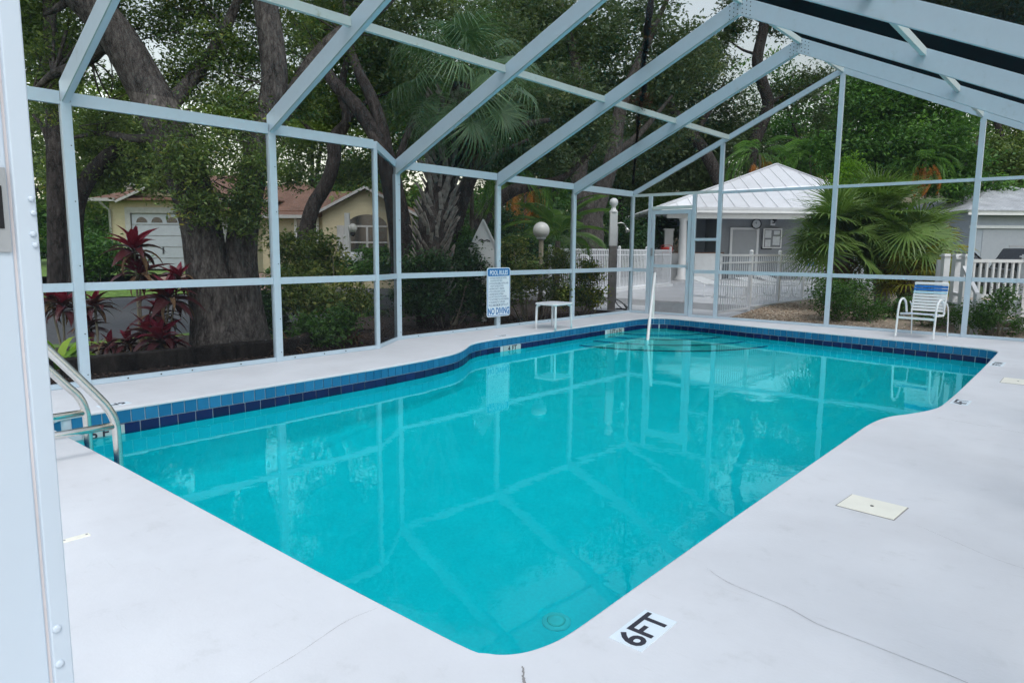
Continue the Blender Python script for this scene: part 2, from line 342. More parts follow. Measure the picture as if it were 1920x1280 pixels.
def ground_mat():
    m, nt, b = nmat("lawn_ground"); b.inputs["Roughness"].default_value = 1.0
    t = tex(nt, "ShaderNodeTexNoise", 0.6, 9, rough=0.7); r = ramp(nt, t.outputs[0], [(0.3, (0.035, 0.055, 0.018)), (0.6, (0.07, 0.12, 0.03)), (0.8, (0.12, 0.15, 0.05))])
    link(nt, r.outputs[0], b.inputs["Base Color"]); t2 = tex(nt, "ShaderNodeTexNoise", 30, 5); bump(nt, t2.outputs[0], b, 0.6, 0.05); return m
MAT["ground"] = ground_mat()
MAT["grass"] = plain("verge_grass", (0.11, 0.20, 0.03), 1.0, var=0.5, scale=5, bumpy=0.5)
MAT["asphalt"] = plain("asphalt", (0.075, 0.077, 0.083), 0.9, var=0.18, scale=8, bumpy=0.2)
MAT["soil"] = plain("mulch_soil", (0.042, 0.028, 0.022), 1.0, var=0.7, scale=14, bumpy=0.8)
MAT["sand"] = plain("shell_ground", (0.36, 0.29, 0.22), 1.0, var=0.3, scale=12, bumpy=0.5)
MAT["pavers"] = plain("driveway_pavers", (0.27, 0.19, 0.15), 0.95, var=0.2, scale=3)
MAT["timber"] = bark_mat("weathered_timber", (0.030, 0.025, 0.022), (0.085, 0.072, 0.062), 2.0, 0.5)
MAT["chip"] = tile_mat("mulch_chip", (0.05, 0.03, 0.025), (0.22, 0.15, 0.11))
def chip_mat(name, stops):
    m, nt, b = nmat(name); b.inputs["Roughness"].default_value = 0.95
    at = nt.nodes.new("ShaderNodeAttribute"); at.attribute_name = "tint"; r = ramp(nt, at.outputs["Fac"], stops)
    link(nt, r.outputs[0], b.inputs["Base Color"]); return m
MAT["chip"] = chip_mat("mulch_chip", [(0, (0.035, 0.022, 0.018)), (0.6, (0.10, 0.06, 0.045)), (0.9, (0.22, 0.16, 0.12)), (1, (0.40, 0.34, 0.27))])
MAT["pebble"] = chip_mat("shell_pebble", [(0, (0.28, 0.20, 0.14)), (0.5, (0.55, 0.44, 0.33)), (1, (0.74, 0.66, 0.55))])

def lined(name, c, pitch, axis, dark=0.75, rough=0.6, width=0.08, var=0.06, strength=0.4):
    """boards or courses too far off to be told apart: a thin shadow joint and fine relief every pitch metres"""
    m, nt, b = nmat(name); b.inputs["Roughness"].default_value = rough
    tc = nt.nodes.new("ShaderNodeTexCoord"); sp = nt.nodes.new("ShaderNodeSeparateXYZ"); link(nt, tc.outputs["Object"], sp.inputs[0])
    d = nt.nodes.new("ShaderNodeMath"); d.operation = 'DIVIDE'; link(nt, sp.outputs[axis], d.inputs[0]); d.inputs[1].default_value = pitch
    fr = nt.nodes.new("ShaderNodeMath"); fr.operation = 'FRACT'; link(nt, d.outputs[0], fr.inputs[0])
    r = ramp(nt, fr.outputs[0], [(0.0, tuple(x * dark for x in c)), (width, c), (0.95, c)])
    t = tex(nt, "ShaderNodeTexNoise", 2.5, 6); r2 = ramp(nt, t.outputs[0], [(0.3, (1 - var * 2,) * 3), (0.7, (1, 1, 1))])
    mx = nt.nodes.new("ShaderNodeMix"); mx.data_type = 'RGBA'; mx.blend_type = 'MULTIPLY'; mx.inputs[0].default_value = 1
    link(nt, r.outputs[0], mx.inputs[6]); link(nt, r2.outputs[0], mx.inputs[7]); link(nt, mx.outputs[2], b.inputs["Base Color"])
    bump(nt, fr.outputs[0], b, strength, 0.02); return m
MAT["siding_yellow"] = lined("yellow_lap_siding", (0.50, 0.44, 0.29), 0.16, 2)
MAT["siding_grey"] = lined("grey_lap_siding", (0.27, 0.29, 0.32), 0.16, 2)
MAT["siding_white"] = lined("white_lap_siding", (0.40, 0.45, 0.52), 0.16, 2)
MAT["beige_wall"] = plain("beige_wall", (0.42, 0.36, 0.28), 0.9)
def shingle(name, lo, hi):
    m, nt, b = nmat(name); b.inputs["Roughness"].default_value = 0.95
    br = tex(nt, "ShaderNodeTexBrick", 3.0, mapscale=(1, 1, 1)); br.inputs["Color1"].default_value = (*lo, 1); br.inputs["Color2"].default_value = (*hi, 1)
    br.inputs["Mortar"].default_value = (*[x * 0.5 for x in lo], 1); br.inputs["Mortar Size"].default_value = 0.012
    t = tex(nt, "ShaderNodeTexNoise", 1.2, 8); r2 = ramp(nt, t.outputs[0], [(0.3, (0.72,) * 3), (0.7, (1.1,) * 3)])
    mx = nt.nodes.new("ShaderNodeMix"); mx.data_type = 'RGBA'; mx.blend_type = 'MULTIPLY'; mx.inputs[0].default_value = 1
    link(nt, br.outputs[0], mx.inputs[6]); link(nt, r2.outputs[0], mx.inputs[7]); link(nt, mx.outputs[2], b.inputs["Base Color"]); return m
MAT["shingle_brown"] = shingle("brown_shingle", (0.15, 0.080, 0.055), (0.21, 0.115, 0.08))
MAT["shingle_grey"] = shingle("grey_shingle", (0.40, 0.42, 0.45), (0.48, 0.50, 0.53))
MAT["roof_metal"] = plain("white_metal_roof", (0.66, 0.67, 0.70), 0.4, 0.0, 0.06, 1.5)
MAT["door_grey"] = plain("grey_door", (0.36, 0.38, 0.41), 0.5, var=0.05)
MAT["paper"] = plain("posted_paper", (0.62, 0.65, 0.68), 0.8)
MAT["cork"] = plain("board_backing", (0.22, 0.23, 0.25), 0.8)
# ------------------------------------------------------------------ ground, road, beds
def sheet(name, poly, z, mat, kind="structure"):
    bm = bmesh.new(); vs = [bm.verts.new((p[0], p[1], p[2] if len(p) > 2 else z)) for p in poly]
    es = [bm.edges.new((vs[i], vs[(i + 1) % len(vs)])) for i in range(len(vs))]
    bmesh.ops.triangle_fill(bm, use_beauty=True, edges=es)
    for f in bm.faces:
        f.normal_update()
        if f.normal.z < 0: f.normal_flip()
    me = bpy.data.meshes.new(name); bm.to_mesh(me); bm.free(); me.materials.append(mat)
    o = bpy.data.objects.new(name, me); COL.objects.link(o)
    if kind: o["kind"] = kind
    return o

# pool rim, counter-clockwise seen from above is not needed: listed from the near left corner along the left side
RIM = [(-6.70, 1.95), (-6.70, 3.8), (-6.73, 5.2), (-6.80, 6.1), (-6.90, 6.65), (-7.03, 7.0), (-7.22, 7.32), (-7.42, 7.62), (-7.54, 7.95), (-7.59, 8.35),
       (-7.61, 9.4), (-7.66, 11.2), (-7.68, 12.9), (-7.66, 13.2), (-7.58, 13.46), (-7.42, 13.63), (-7.20, 13.69), (-6.66, 13.64),
       (-5.40, 13.44), (-3.36, 13.15), (-1.72, 12.92), (-1.48, 12.87), (-1.30, 12.77), (-1.20, 12.62), (-1.165, 12.40),
       (-1.13, 10.5), (-1.11, 8.6), (-1.115, 7.75), (-1.14, 7.48), (-1.20, 7.25), (-1.29, 7.02), (-1.38, 6.82), (-1.43, 6.58), (-1.45, 6.24),
       (-1.447, 3.7), (-1.44, 2.5), (-1.436, 2.10), (-1.45, 1.93), (-1.50, 1.80), (-1.59, 1.72), (-1.74, 1.69),
       (-2.6, 1.68), (-3.6, 1.685), (-5.0, 1.69), (-6.35, 1.69), (-6.50, 1.71), (-6.62, 1.78), (-6.68, 1.86)]
def refine(loop, n=4):
    out = []; m = len(loop)
    for i in range(m):
        p0, p1, p2, p3 = [Vector((*loop[(i + k) % m], 0)) for k in (-1, 0, 1, 2)]
        if (p2 - p1).length > 0.9:
            k_n = max(1, int((p2 - p1).length / 0.5))
            for k in range(k_n): q = p1.lerp(p2, k / k_n); out.append((q.x, q.y))
        else:
            for k in range(n):
                t = k / n; q = 0.5 * ((2 * p1) + (p2 - p0) * t + (2 * p0 - 5 * p1 + 4 * p2 - p3) * t * t + (3 * p1 - p0 - 3 * p2 + p3) * t ** 3)
                if (p1 - p0).length > 0.9 or (p3 - p2).length > 0.9: q = q * 0.35 + p1.lerp(p2, t) * 0.65
                out.append((q.x, q.y))
    return out
RIMF = refine(RIM)
nR = len(RIMF)
DECK = [(-8.14, -3.2), (-8.14, 6.35), (-8.71, 7.17), (-8.71, 14.42), (3.5, 14.42), (3.5, -3.2)]

def offset_loop(loop, d):
    out = []; m = len(loop)
    for i in range(m):
        a = Vector(loop[i - 1]); b = Vector(loop[(i + 1) % m]); t = (b - a).normalized()
        n = Vector((t.y, -t.x)); out.append((loop[i][0] + n.x * d, loop[i][1] + n.y * d))
    return out
# the rim runs clockwise seen from above (left side away, far side right, back): its inside lies to the right
def inside(d): return offset_loop(RIMF, d)

bm = bmesh.new()
def ring(loop, z): return [bm.verts.new((x, y, z)) for x, y in loop]
outer = ring(DECK, 0.0); e_o = [bm.edges.new((outer[i], outer[(i + 1) % len(outer)])) for i in range(len(outer))]
in0 = ring(RIMF, 0.0); e_i = [bm.edges.new((in0[i], in0[(i + 1) % nR])) for i in range(nR)]
bmesh.ops.triangle_fill(bm, use_beauty=True, edges=e_o + e_i)
for f in bm.faces:
    f.normal_update()
    if f.normal.z < 0: f.normal_flip()
in1 = ring(inside(0.010), -0.006); in2 = ring(inside(0.012), -0.020); in3 = ring(inside(0.004), -0.030)
for A, B in ((in0, in1), (in1, in2), (in2, in3)):
    for i in range(nR): bm.faces.new((A[i], A[(i + 1) % nR], B[(i + 1) % nR], B[i]))
lo = ring(DECK, -0.14)
for i in range(len(outer)): bm.faces.new((outer[i], lo[i], lo[(i + 1) % len(outer)], outer[(i + 1) % len(outer)]))
me = bpy.data.meshes.new("pool_deck"); bm.to_mesh(me); bm.free(); me.materials.append(MAT["deck"])
deck = bpy.data.objects.new("pool_deck", me); COL.objects.link(deck); struct(deck)

ground = sheet("ground", [(-500, -500), (500, -500), (500, 700), (-500, 700)], -0.16, MAT["ground"])
# a hole is not needed under the basin: the basin shell below hides the sheet, so the sheet is cut around the pool
bpy.data.objects.remove(ground, do_unlink=True)
bm = bmesh.new()
vo = [bm.verts.new((x, y, -0.16)) for x, y in [(-500, -500), (500, -500), (500, 700), (-500, 700)]]
vi = [bm.verts.new((x, y, -0.16)) for x, y in [(-8.0, 1.0), (0.5, 1.0), (0.5, 14.2), (-8.0, 14.2)]]
ed = [bm.edges.new((L[i], L[(i + 1) % 4])) for L in (vo, vi) for i in range(4)]
bmesh.ops.triangle_fill(bm, use_beauty=True, edges=ed)
for f in bm.faces:
    f.normal_update()
    if f.normal.z < 0: f.normal_flip()
me = bpy.data.meshes.new("ground"); bm.to_mesh(me); bm.free(); me.materials.append(MAT["ground"])
ground = bpy.data.objects.new("ground", me); COL.objects.link(ground); struct(ground)

mulch = sheet("mulch_bed", [(-8.12, -3), (-8.12, 6.36), (-8.69, 7.18), (-8.69, 14.43), (-9.75, 14.9), (-12.0, 17.0), (-14.2, 19.0), (-14.0, 11.0), (-12.2, 7.0), (-11.6, -3)], -0.07, MAT["soil"])
road = sheet("road", [(-12.3, -40), (-12.6, 6), (-14.0, 12), (-18.0, 30), (-26, 60), (-36, 60), (-26, 30), (-23.5, 16), (-22.8, 6), (-22.5, -40)], -0.10, MAT["asphalt"])
verge = sheet("grass_verge", [(-11.5, -40), (-11.5, -3), (-11.5, 5.6), (-12.55, 6.1), (-12.3, -40)], -0.085, MAT["grass"])
yard = sheet("front_yard", [(-22.5, -30, -0.07), (-22.8, 6, -0.07), (-23.5, 16, -0.07), (-26, 30, -0.07), (-30, 60, 0.3), (-60, 60, 0.5), (-60, -30, 0.5), (-27.5, -30, 0.42), (-27.5, 12, 0.42), (-29, 40, 0.42)], -0.07, MAT["grass"])
gravel = sheet("gravel_bed", [(-6.45, 14.44, -0.05), (3.4, 14.44, -0.06), (3.4, 26, 0.0), (-6.45, 26, 0.13), (-6.45, 17, 0.11)], -0.06, MAT["sand"])
landing = sheet("patio_landing", [(-9.75, 14.44), (-6.47, 14.44), (-6.47, 16.6), (-11.1, 16.6)], -0.012, MAT["patio"])
pb = MB(); pb.prism([(-15.4, 16.5), (-6.47, 16.5), (-6.47, 30.0), (-6.0, 40), (-24, 44), (-18.4, 30)], -0.1, 0.15)
patio = pb.build("patio", MAT["patio"]); struct(patio)

# loose chips and pebbles: far too many to count
def scatter(name, n, polyfn, size, mat, seed, zbase, flat=0.5):
    rng = np.random.default_rng(seed); P = polyfn(rng, n); n = len(P)
    base = np.array([[1, 0, 0], [0, 1, 0], [-1, 0, 0], [0, -1, 0], [0, 0, 1], [0, 0, -1]], float)
    sz = size * rng.uniform(0.45, 1.3, (n, 1, 1)) * np.stack([rng.uniform(0.6, 1.5, n), rng.uniform(0.5, 1.1, n), np.full(n, flat)], 1)[:, None, :]
    V = base[None] * sz * (1 + 0.3 * rng.standard_normal((n, 6, 1)))
    a = rng.uniform(0, 6.28, n); c, s = np.cos(a)[:, None], np.sin(a)[:, None]
    tilt = rng.normal(0, 0.35, (n, 1))
    x = V[..., 0] * c - V[..., 1] * s; y = V[..., 0] * s + V[..., 1] * c; z = V[..., 2] + tilt * V[..., 0]
    V = np.stack([x + P[:, 0:1], y + P[:, 1:2], z + P[:, 2:3] + zbase], -1).reshape(-1, 3)
    F = np.array([[0, 1, 4], [1, 2, 4], [2, 3, 4], [3, 0, 4], [1, 0, 5], [2, 1, 5], [3, 2, 5], [0, 3, 5]])
    F = (F[None] + 6 * np.arange(n)[:, None, None]).reshape(-1, 3)
    tint = np.repeat(rng.beta(1.2, 2.0, n), 6)
    return raw_mesh(name, V, F, 3, mat, tint)
def raw_mesh(name, V, F, k, mat, tint=None, parent=None):
    me = bpy.data.meshes.new(name); nv, nf = len(V), len(F)
    me.vertices.add(nv); me.vertices.foreach_set("co", np.ascontiguousarray(V, np.float32).ravel())
    me.loops.add(nf * k); me.loops.foreach_set("vertex_index", np.ascontiguousarray(F, np.int32).ravel())
    me.polygons.add(nf); me.polygons.foreach_set("loop_start", np.arange(0, nf * k, k, dtype=np.int32))
    try: me.polygons.foreach_set("loop_total", np.full(nf, k, np.int32))
    except Exception: pass
    if tint is not None:
        at = me.attributes.new("tint", 'FLOAT', 'POINT'); at.data.foreach_set("value", np.ascontiguousarray(tint, np.float32))
    me.materials.append(mat); me.update(calc_edges=True)
    o = bpy.data.objects.new(name, me); COL.objects.link(o); o.parent = parent; return o
def bed_pts(rng, n):
    y = rng.uniform(0.5, 14.4, n * 2); x = np.where(y < 6.4, -8.16, np.where(y < 7.2, -8.16 - (y - 6.4) * 0.72, -8.74)) - np.abs(rng.normal(0, 1.0, n * 2))
    k = (x > -12)
    return np.stack([x[k], y[k], np.zeros(k.sum())], 1)[:n]
o = scatter("mulch_chip", 9000, bed_pts, 0.022, MAT["chip"], 3, -0.055, 0.35); o["kind"] = "stuff"; tag(o, "loose bark mulch and leaf litter behind the left screen wall", "mulch")
def gravel_pts(rng, n):
    x = rng.uniform(-6.4, 2.0, n); y = 14.46 + np.abs(rng.normal(0, 2.2, n))
    return np.stack([x, y, 0.165 * np.clip((y - 14.4) / 2.6, 0, 1) * np.clip((2.5 - x) / 9.0, 0, 1)], 1)
o = scatter("shell_gravel", 13000, gravel_pts, 0.034, MAT["pebble"], 4, -0.045, 0.5); o["kind"] = "stuff"; tag(o, "tan shell gravel beyond the end screen wall", "gravel")

# ------------------------------------------------------------------ pool basin, water, tiles
WATER = -0.228
def floor_z(y): return -1.92 if y < 4.5 else (-1.92 + (y - 4.5) / 5.5 * 0.70 if y < 10 else -1.22 + min(1, (y - 10) / 3.5) * 0.10)
bm = bmesh.new()
w0 = ring(inside(-0.004), -0.022); w1 = ring(inside(-0.004), -0.31)
for i in range(nR): bm.faces.new((w0[i], w0[(i + 1) % nR], w1[(i + 1) % nR], w1[i]))
me = bpy.data.meshes.new("pool_basin"); bm.to_mesh(me); bm.free(); me.materials.append(MAT["grout"])
basin = bpy.data.objects.new("pool_basin", me); COL.objects.link(basin); struct(basin)
bm = bmesh.new(); L0 = inside(0.006)
p0 = ring(L0, -0.298); rings = [p0]
prevz = None
p1 = [bm.verts.new((x, y, floor_z(y) + 0.18)) for x, y in inside(0.006)]
p2 = [bm.verts.new((x, y, floor_z(y) + 0.05)) for x, y in inside(0.06)]
p3 = [bm.verts.new((x, y, floor_z(y))) for x, y in inside(0.20)]
for A, B in ((p0, p1), (p1, p2), (p2, p3)):
    for i in range(nR): bm.faces.new((A[i], A[(i + 1) % nR], B[(i + 1) % nR], B[i]))
ed = [bm.edges.get((p3[i], p3[(i + 1) % nR])) for i in range(nR)]
bmesh.ops.triangle_fill(bm, use_beauty=True, edges=ed)
for f in bm.faces: f.smooth = True
me = bpy.data.meshes.new("pool_shell"); bm.to_mesh(me); bm.free(); me.materials.append(MAT["plaster"])
shell = bpy.data.objects.new("plaster_shell", me); COL.objects.link(shell); shell.parent = basin
w = sheet("pool_water", inside(0.002), WATER, MAT["water"])
# corner steps: quarter rounds about the far left corner, each tread a slab of its own
for k, (r, z) in enumerate(((1.31, -0.33), (1.73, -0.56), (2.26, -0.80), (2.76, -1.03))):
    poly = [(-7.60, 13.55)]
    for j in range(25):
        th = math.radians(-90 + 90 * j / 24); x = -7.65 + r * math.cos(th); y = 13.6 + r * math.sin(th)
        y = min(y, 13.60 - (x + 7.4) * 0.125); poly.append((max(x, -7.645), y))
    mb = MB(); mb.prism(poly, -1.30, z); mb.build("step", MAT["step_plaster"], basin, bevel=0.012)
    tr = MB(); pts = [(-7.65 + (r + 0.004) * math.cos(math.radians(a)), min(13.6 + (r + 0.004) * math.sin(math.radians(a)), 13.5 - 0.12 * ((-7.65 + r * math.cos(math.radians(a))) + 7.4)), z - 0.028) for a in np.linspace(-89, -2, 30)]
    tr.tube(pts, 0.040, 6); tr.build("step_trim", MAT["tile_dark"], basin)
for (x, y) in ((-2.64, 3.55), (-4.92, 3.5)):
    mb = MB(); mb.lathe((x, y, -1.918), [(0.001, 0.0), (0.095, 0.0), (0.10, 0.012), (0.085, 0.022), (0.04, 0.026), (0.001, 0.026)], 20)
    d = mb.build("main_drain", MAT["drain"], basin, True)
    mb = MB(); mb.lathe((x, y, -1.918), [(0.045, 0.025), (0.055, 0.031), (0.065, 0.025)], 20); mb.build("grate_ring", MAT["step_plaster"], d, True)

def arc_positions(loop, i0, pitch, count, start):
    """points and headings every pitch along the rim"""
    out = []; s = -start; i = i0
    while len(out) < count:
        a = Vector(loop[i % nR]); b = Vector(loop[(i + 1) % nR]); L = (b - a).length
        while s + L >= len(out) * pitch and len(out) < count:
            t = (len(out) * pitch - s) / L; p = a.lerp(b, t); d = (b - a).normalized(); out.append((p.x, p.y, math.atan2(d.y, d.x)))
        s += L; i += 1
    return out
i_start = 0
vis_len = 0.0
for i in range(nR):
    a = Vector(RIMF[i]); b = Vector(RIMF[(i + 1) % nR])
    if a.x > -1.19 and a.y < 12.3: break
    vis_len += (b - a).length
def tile_mesh(w, h, mat):
    mb = MB(); mb.box((0, 0, 0), (w, 0.010, h)); return mb.mesh("tile", mat)
PL, PD = 0.1215, 0.172
tl = tile_mesh(PL - 0.0095, 0.114, MAT["tile_light"]); td = tile_mesh(PD - 0.0095, 0.150, MAT["tile_dark"])
rimt = inside(0.002)
skip = []
def marker_pos(y, x=None): return y
for (x, y, a) in arc_positions(rimt, 0, PL, int((vis_len - 0.2) / PL), 0.05):
    inst("light_blue_tile", tl, basin, (x, y, -0.083), (0, 0, a))
MARKS = [(2.02, 2.36, "6 FT"), (8.60, 9.04, "4 FT"), (11.86, 12.50, "3 FT 6 IN")]
for (x, y, a) in arc_positions(rimt, 0, PD, int((vis_len - 0.2) / PD), 0.12):
    if x < -6.0 and any(m0 - 0.05 < y < m1 + 0.05 for m0, m1, _ in MARKS): continue
    inst("navy_tile", td, basin, (x, y, -0.222), (0, 0, a))
# rest of the rim, out of sight from here: one joined band of each row
mb = MB(); mb2 = MB()
peri = sum((Vector(RIMF[i]) - Vector(RIMF[i - 1])).length for i in range(nR))
rest = arc_positions(rimt, 0, PL, int(peri / PL), 0.05)[int((vis_len - 0.2) / PL):]
for (x, y, a) in rest:
    R_ = Matrix.Rotation(a, 3, 'Z'); mb.box((x, y, -0.083), (PL - 0.009, 0.010, 0.104), R_); mb2.box((x, y, -0.222), (PL - 0.009, 0.010, 0.150), R_)
o = mb.build("light_blue_tile_band", MAT["tile_light"], basin); o["kind"] = "stuff"
o = mb2.build("navy_tile_band", MAT["tile_dark"], basin); o["kind"] = "stuff"
for m0, m1, s in MARKS:
    yc = (m0 + m1) / 2
    i = min(range(nR), key=lambda i: abs(RIMF[i][1] - yc) + (100 if RIMF[i][0] > -6 else 0)); x = RIMF[i][0]
    mb = MB(); mb.box((x + 0.009, yc, -0.210), (0.012, m1 - m0, 0.118)); pl = mb.build("depth_marker_tile", MAT["marker_tile"], basin)
    pl["label"] = "white depth tile reading " + s
    tm = text_mesh(s, 0.125 if len(s) < 6 else 0.115, MAT["marker_text"], 0.003)
    t_ = inst("lettering", tm, pl, (x + 0.0165, yc, -0.196), (math.radians(90), 0, math.radians(90)))

# deck markers, lids, joint, cracks: all set in or lying in the deck
def deck_marker(c, w, l, s, label, rz, size, faint=False):
    t = thing("depth_marker", label, "depth marker", (c[0], c[1], 0.0), rz, "painted depth markers on the deck")
    mb = MB(); mb.box((0, 0, 0.002), (l, w, 0.003)); mb.build("plate", MAT["sign_white"], t)
    inst("lettering", text_mesh(s, size, MAT["marker_text"], 0.0035, width=1.08 if len(s) < 4 else 0.85), t, (0, 0, 0.0042), (0, 0, 0)); return t
deck_marker((-1.243, 2.237), 0.142, 0.272, "6FT", "large black and white 6FT depth marker by the near pool corner", math.radians(90), 0.148)
deck_marker((-1.01, 7.95), 0.15, 0.27, "4FT", "4FT depth marker on the deck beside the pool edge bend", math.radians(90), 0.15)
deck_marker((-1.04, 11.1), 0.15, 0.44, "3FT 6IN", "faint 3FT depth marker near the far right pool corner", math.radians(90), 0.13)
deck_marker((-7.76, 8.75), 0.12, 0.27, "4FT", "4FT depth marker on the deck below the pool rules sign", math.radians(-90), 0.12)
deck_marker((-6.88, 2.35), 0.12, 0.27, "6FT", "6FT depth marker on the deck beyond the grab rails", math.radians(-90), 0.12)
def lid(c, w, l, rz, label):
    t = thing("skimmer_lid", label, "skimmer lid", (c[0], c[1], 0), rz, "cream lids set in the deck")
    mb = MB(); mb.box((0, 0, 0.003), (w, l, 0.006)); mb.build("cover", MAT["cream"], t, bevel=0.002)
    mb = MB(); mb.lathe((0, 0, 0.006), [(0.001, 0), (0.010, 0), (0.010, 0.0015), (0.001, 0.0015)], 10); mb.build("finger_hole", MAT["hole"], t)
    mb = MB(); mb.box((0, 0, 0.0012), (w + 0.012, l + 0.012, 0.002)); mb.build("rim", MAT["crack"], t)
lid((-0.924, 4.265), 0.30, 0.255, math.radians(-4), "cream skimmer lid on the near right deck")
lid((-0.70, 9.72), 0.30, 0.40, 0, "cream skimmer lid at the right edge of the far deck")
t = thing("slot_cover", "small cream slotted plate on the near left deck", "cover plate", (-3.81, 1.085, 0), 0)
mb = MB(); mb.box((0, 0, 0.003), (0.035, 0.125, 0.006)); mb.build("plate", MAT["cream"], t)
for s in (-1, 1):
    mb = MB(); mb.lathe((0, s * 0.05, 0.006), [(0.001, 0), (0.006, 0), (0.006, 0.002), (0.001, 0.002)], 8); mb.build("screw", MAT["galv"], t)
def crack_line(pts, w, seed):
    rng = random.Random(seed); P = smooth_path([(*p, 0.0015) for p in pts], 7); mb = MB(); vs = []
    for i, p in enumerate(P):
        t = (P[min(i + 1, len(P) - 1)] - P[max(i - 1, 0)]).normalized(); n = Vector((-t.y, t.x, 0)); j = rng.uniform(-0.35, 0.35) * w
        ww = w * rng.uniform(0.45, 1.0) * min(1, (i + 0.4) / 5, (len(P) - i - 0.6) / 5 + 0.15)
        vs += [p + n * (j + ww), p + n * (j - ww)]
    mb.add(vs, [(2 * i, 2 * i + 1, 2 * i + 3, 2 * i + 2) for i in range(len(P) - 1)]); mb.build("crack", MAT["crack"], deck)
crack_line([(-1.30, 2.90), (-1.17, 2.83), (-1.0, 2.80), (-0.88, 2.78), (-0.75, 2.73), (-0.62, 2.72), (-0.43, 2.70), (-0.25, 2.68), (0.1, 2.60)], 0.0013, 1)
crack_line([(-2.03, 0.95), (-2.07, 1.07), (-2.10, 1.27), (-2.15, 1.51), (-2.14, 1.66)], 0.0007, 2)
crack_line([(-1.12, 7.08), (-1.05, 7.05), (-0.88, 7.02), (-0.42, 6.92), (0.5, 6.8)], 0.0018, 3)
crack_line([(-0.70, 4.15), (-0.45, 4.00), (-0.31, 3.92), (-0.18, 3.88), (0.2, 3.8)], 0.0009, 4)
crack_line([(-1.445, 1.745), (-1.425, 1.73), (-1.40, 1.70), (-1.37, 1.67), (-1.34, 1.63), (-1.30, 1.57), (-1.2, 1.4)], 0.0055, 5)
# ------------------------------------------------------------------ screen enclosure
enc = thing("screen_enclosure", "white aluminium gabled screen enclosure over the pool", "pool enclosure", (-4.17, 7.2, 0))
EO = Vector((-4.17, 7.2, 0))
def part(mb, name, mat, parent=None, smooth=False, bevel=0.0):
    mb.v = [tuple(Vector(p) - EO) for p in mb.v]
    return mb.build(name, mat, parent or enc, smooth, bevel)
XL, XR, XC = -8.62, 0.28, -4.17
ZE, SL = 2.82, 0.467
X1 = -8.05
def zroof(x): return ZE + SL * (x - XL) if x <= XC else ZE + SL * (XR - x)
FR = MAT["frame"]
def post(x, y, z1, wx, wy, name="post", mat=None):
    mb = MB(); mb.box((x, y, z1 / 2), (wx, wy, z1)); o = part(mb, name, mat or FR, bevel=0.004); 
    return o
def rail(a, b, w, h, name="rail", mat=None):
    mb = MB(); mb.beam(a, b, w, h); return part(mb, name, mat or FR, bevel=0.003)
def screw_dots(pts, r=0.006, nrm=(1, 0, 0)):
    pass
YS = [(2.49, X1), (4.73, X1), (7.20, XL), (9.58, XL), (11.95, XL)]
TV, TW = 0.245, 0.055
# posts of the left wall
for y, x in YS:
    post(x, y, zroof(x) - TV + 0.03, 0.075, 0.095)
post(X1, 6.33, 2.87, 0.06, 0.06)
post(XL, 14.30, 2.74, 0.075, 0.075)
# left wall rails, butted between posts
def left_rail(z, w, h, name, mat=None):
    L1 = [(X1, 0.15), (X1, 2.49), (X1, 4.73), (X1, 6.33)]; L2 = [(XL, 7.20), (XL, 9.58), (XL, 11.95), (XL, 14.30)]
    for L in (L1, L2):
        for (xa, ya), (xb, yb) in zip(L[:-1], L[1:]):
            zz = z[0] if L is L1 else z[1]
            rail((xa, ya + 0.048, zz), (xb, yb - 0.048 if yb != 6.33 else yb - 0.030, zz), w, h, name, mat)
left_rail((2.905, 2.76), 0.055, 0.125, "eave_beam")
left_rail((1.035, 1.022), 0.05, 0.085, "chair_rail")
left_rail((0.028, 0.028), 0.055, 0.052, "bottom_rail")
for z0, z1, h, nm in ((2.905, 2.76, 0.11, "eave_beam"), (1.035, 1.022, 0.08, "chair_rail"), (0.028, 0.028, 0.05, "bottom_rail")):
    rail((X1 - 0.018, 6.358, z0), (XL + 0.018, 7.155, z1), 0.05, h, nm)
# rafters: two mitred halves for each frame
def rafter_half(y, xe, side):
    z1, z2 = zroof(xe), zroof(XC); g = 0.0012 * side
    P = [(xe, z1), (XC - g, z2), (XC - g, z2 - TV), (xe, z1 - TV)]
    mb = MB(); vs = [(x, y - TW / 2, z) for x, z in P] + [(x, y + TW / 2, z) for x, z in P]
    mb.add(vs, [(0, 1, 2, 3), (7, 6, 5, 4), (0, 4, 5, 1), (1, 5, 6, 2), (2, 6, 7, 3), (3, 7, 4, 0)])
    return part(mb, "rafter", FR, bevel=0.003)
for k, (y, x) in enumerate(YS):
    r_ = rafter_half(y, x - 0.036, 1)
    rafter_half(y, XR + 0.036, -1)
    # gusset rivets at the ridge, far too small to pick out singly
    mb = MB(); rng = random.Random(k)
    for s in (-1, 1):
        for j in range(4):
            for i in range(3):
                xx = XC + s * (0.035 + 0.055 * i); zz = zroof(xx) - 0.04 - j * 0.055
                mb.box((xx, y - TW / 2 - 0.002, zz), (0.012, 0.004, 0.012))
    o = part(mb, "gusset_rivet", MAT["hole"]); o["kind"] = "stuff"
# lower flange strip along every left rafter (the spline channel that shows as a thin line)
for y, x in YS:
    mb = MB(); mb.beam((x, y - TW / 2 - 0.003, zroof(x) - TV + 0.014), (XC - 0.02, y - TW / 2 - 0.003, zroof(XC - 0.02) - TV + 0.014), 0.006, 0.010); part(mb, "spline_channel", MAT["channel"])
# purlins and ridge between frames
YB = [0.15] + [y for y, _ in YS] + [14.30]
for xp, nm in ((-6.35, "purlin"), (XC, "ridge_beam"), (-1.90, "purlin")):
    for a, b in zip(YB[:-1], YB[1:]):
        z = zroof(xp) - 0.055
        rail((xp, a + TW / 2, z), (xp, b - TW / 2, z), 0.05, 0.095, nm, MAT["frame_mossy"])
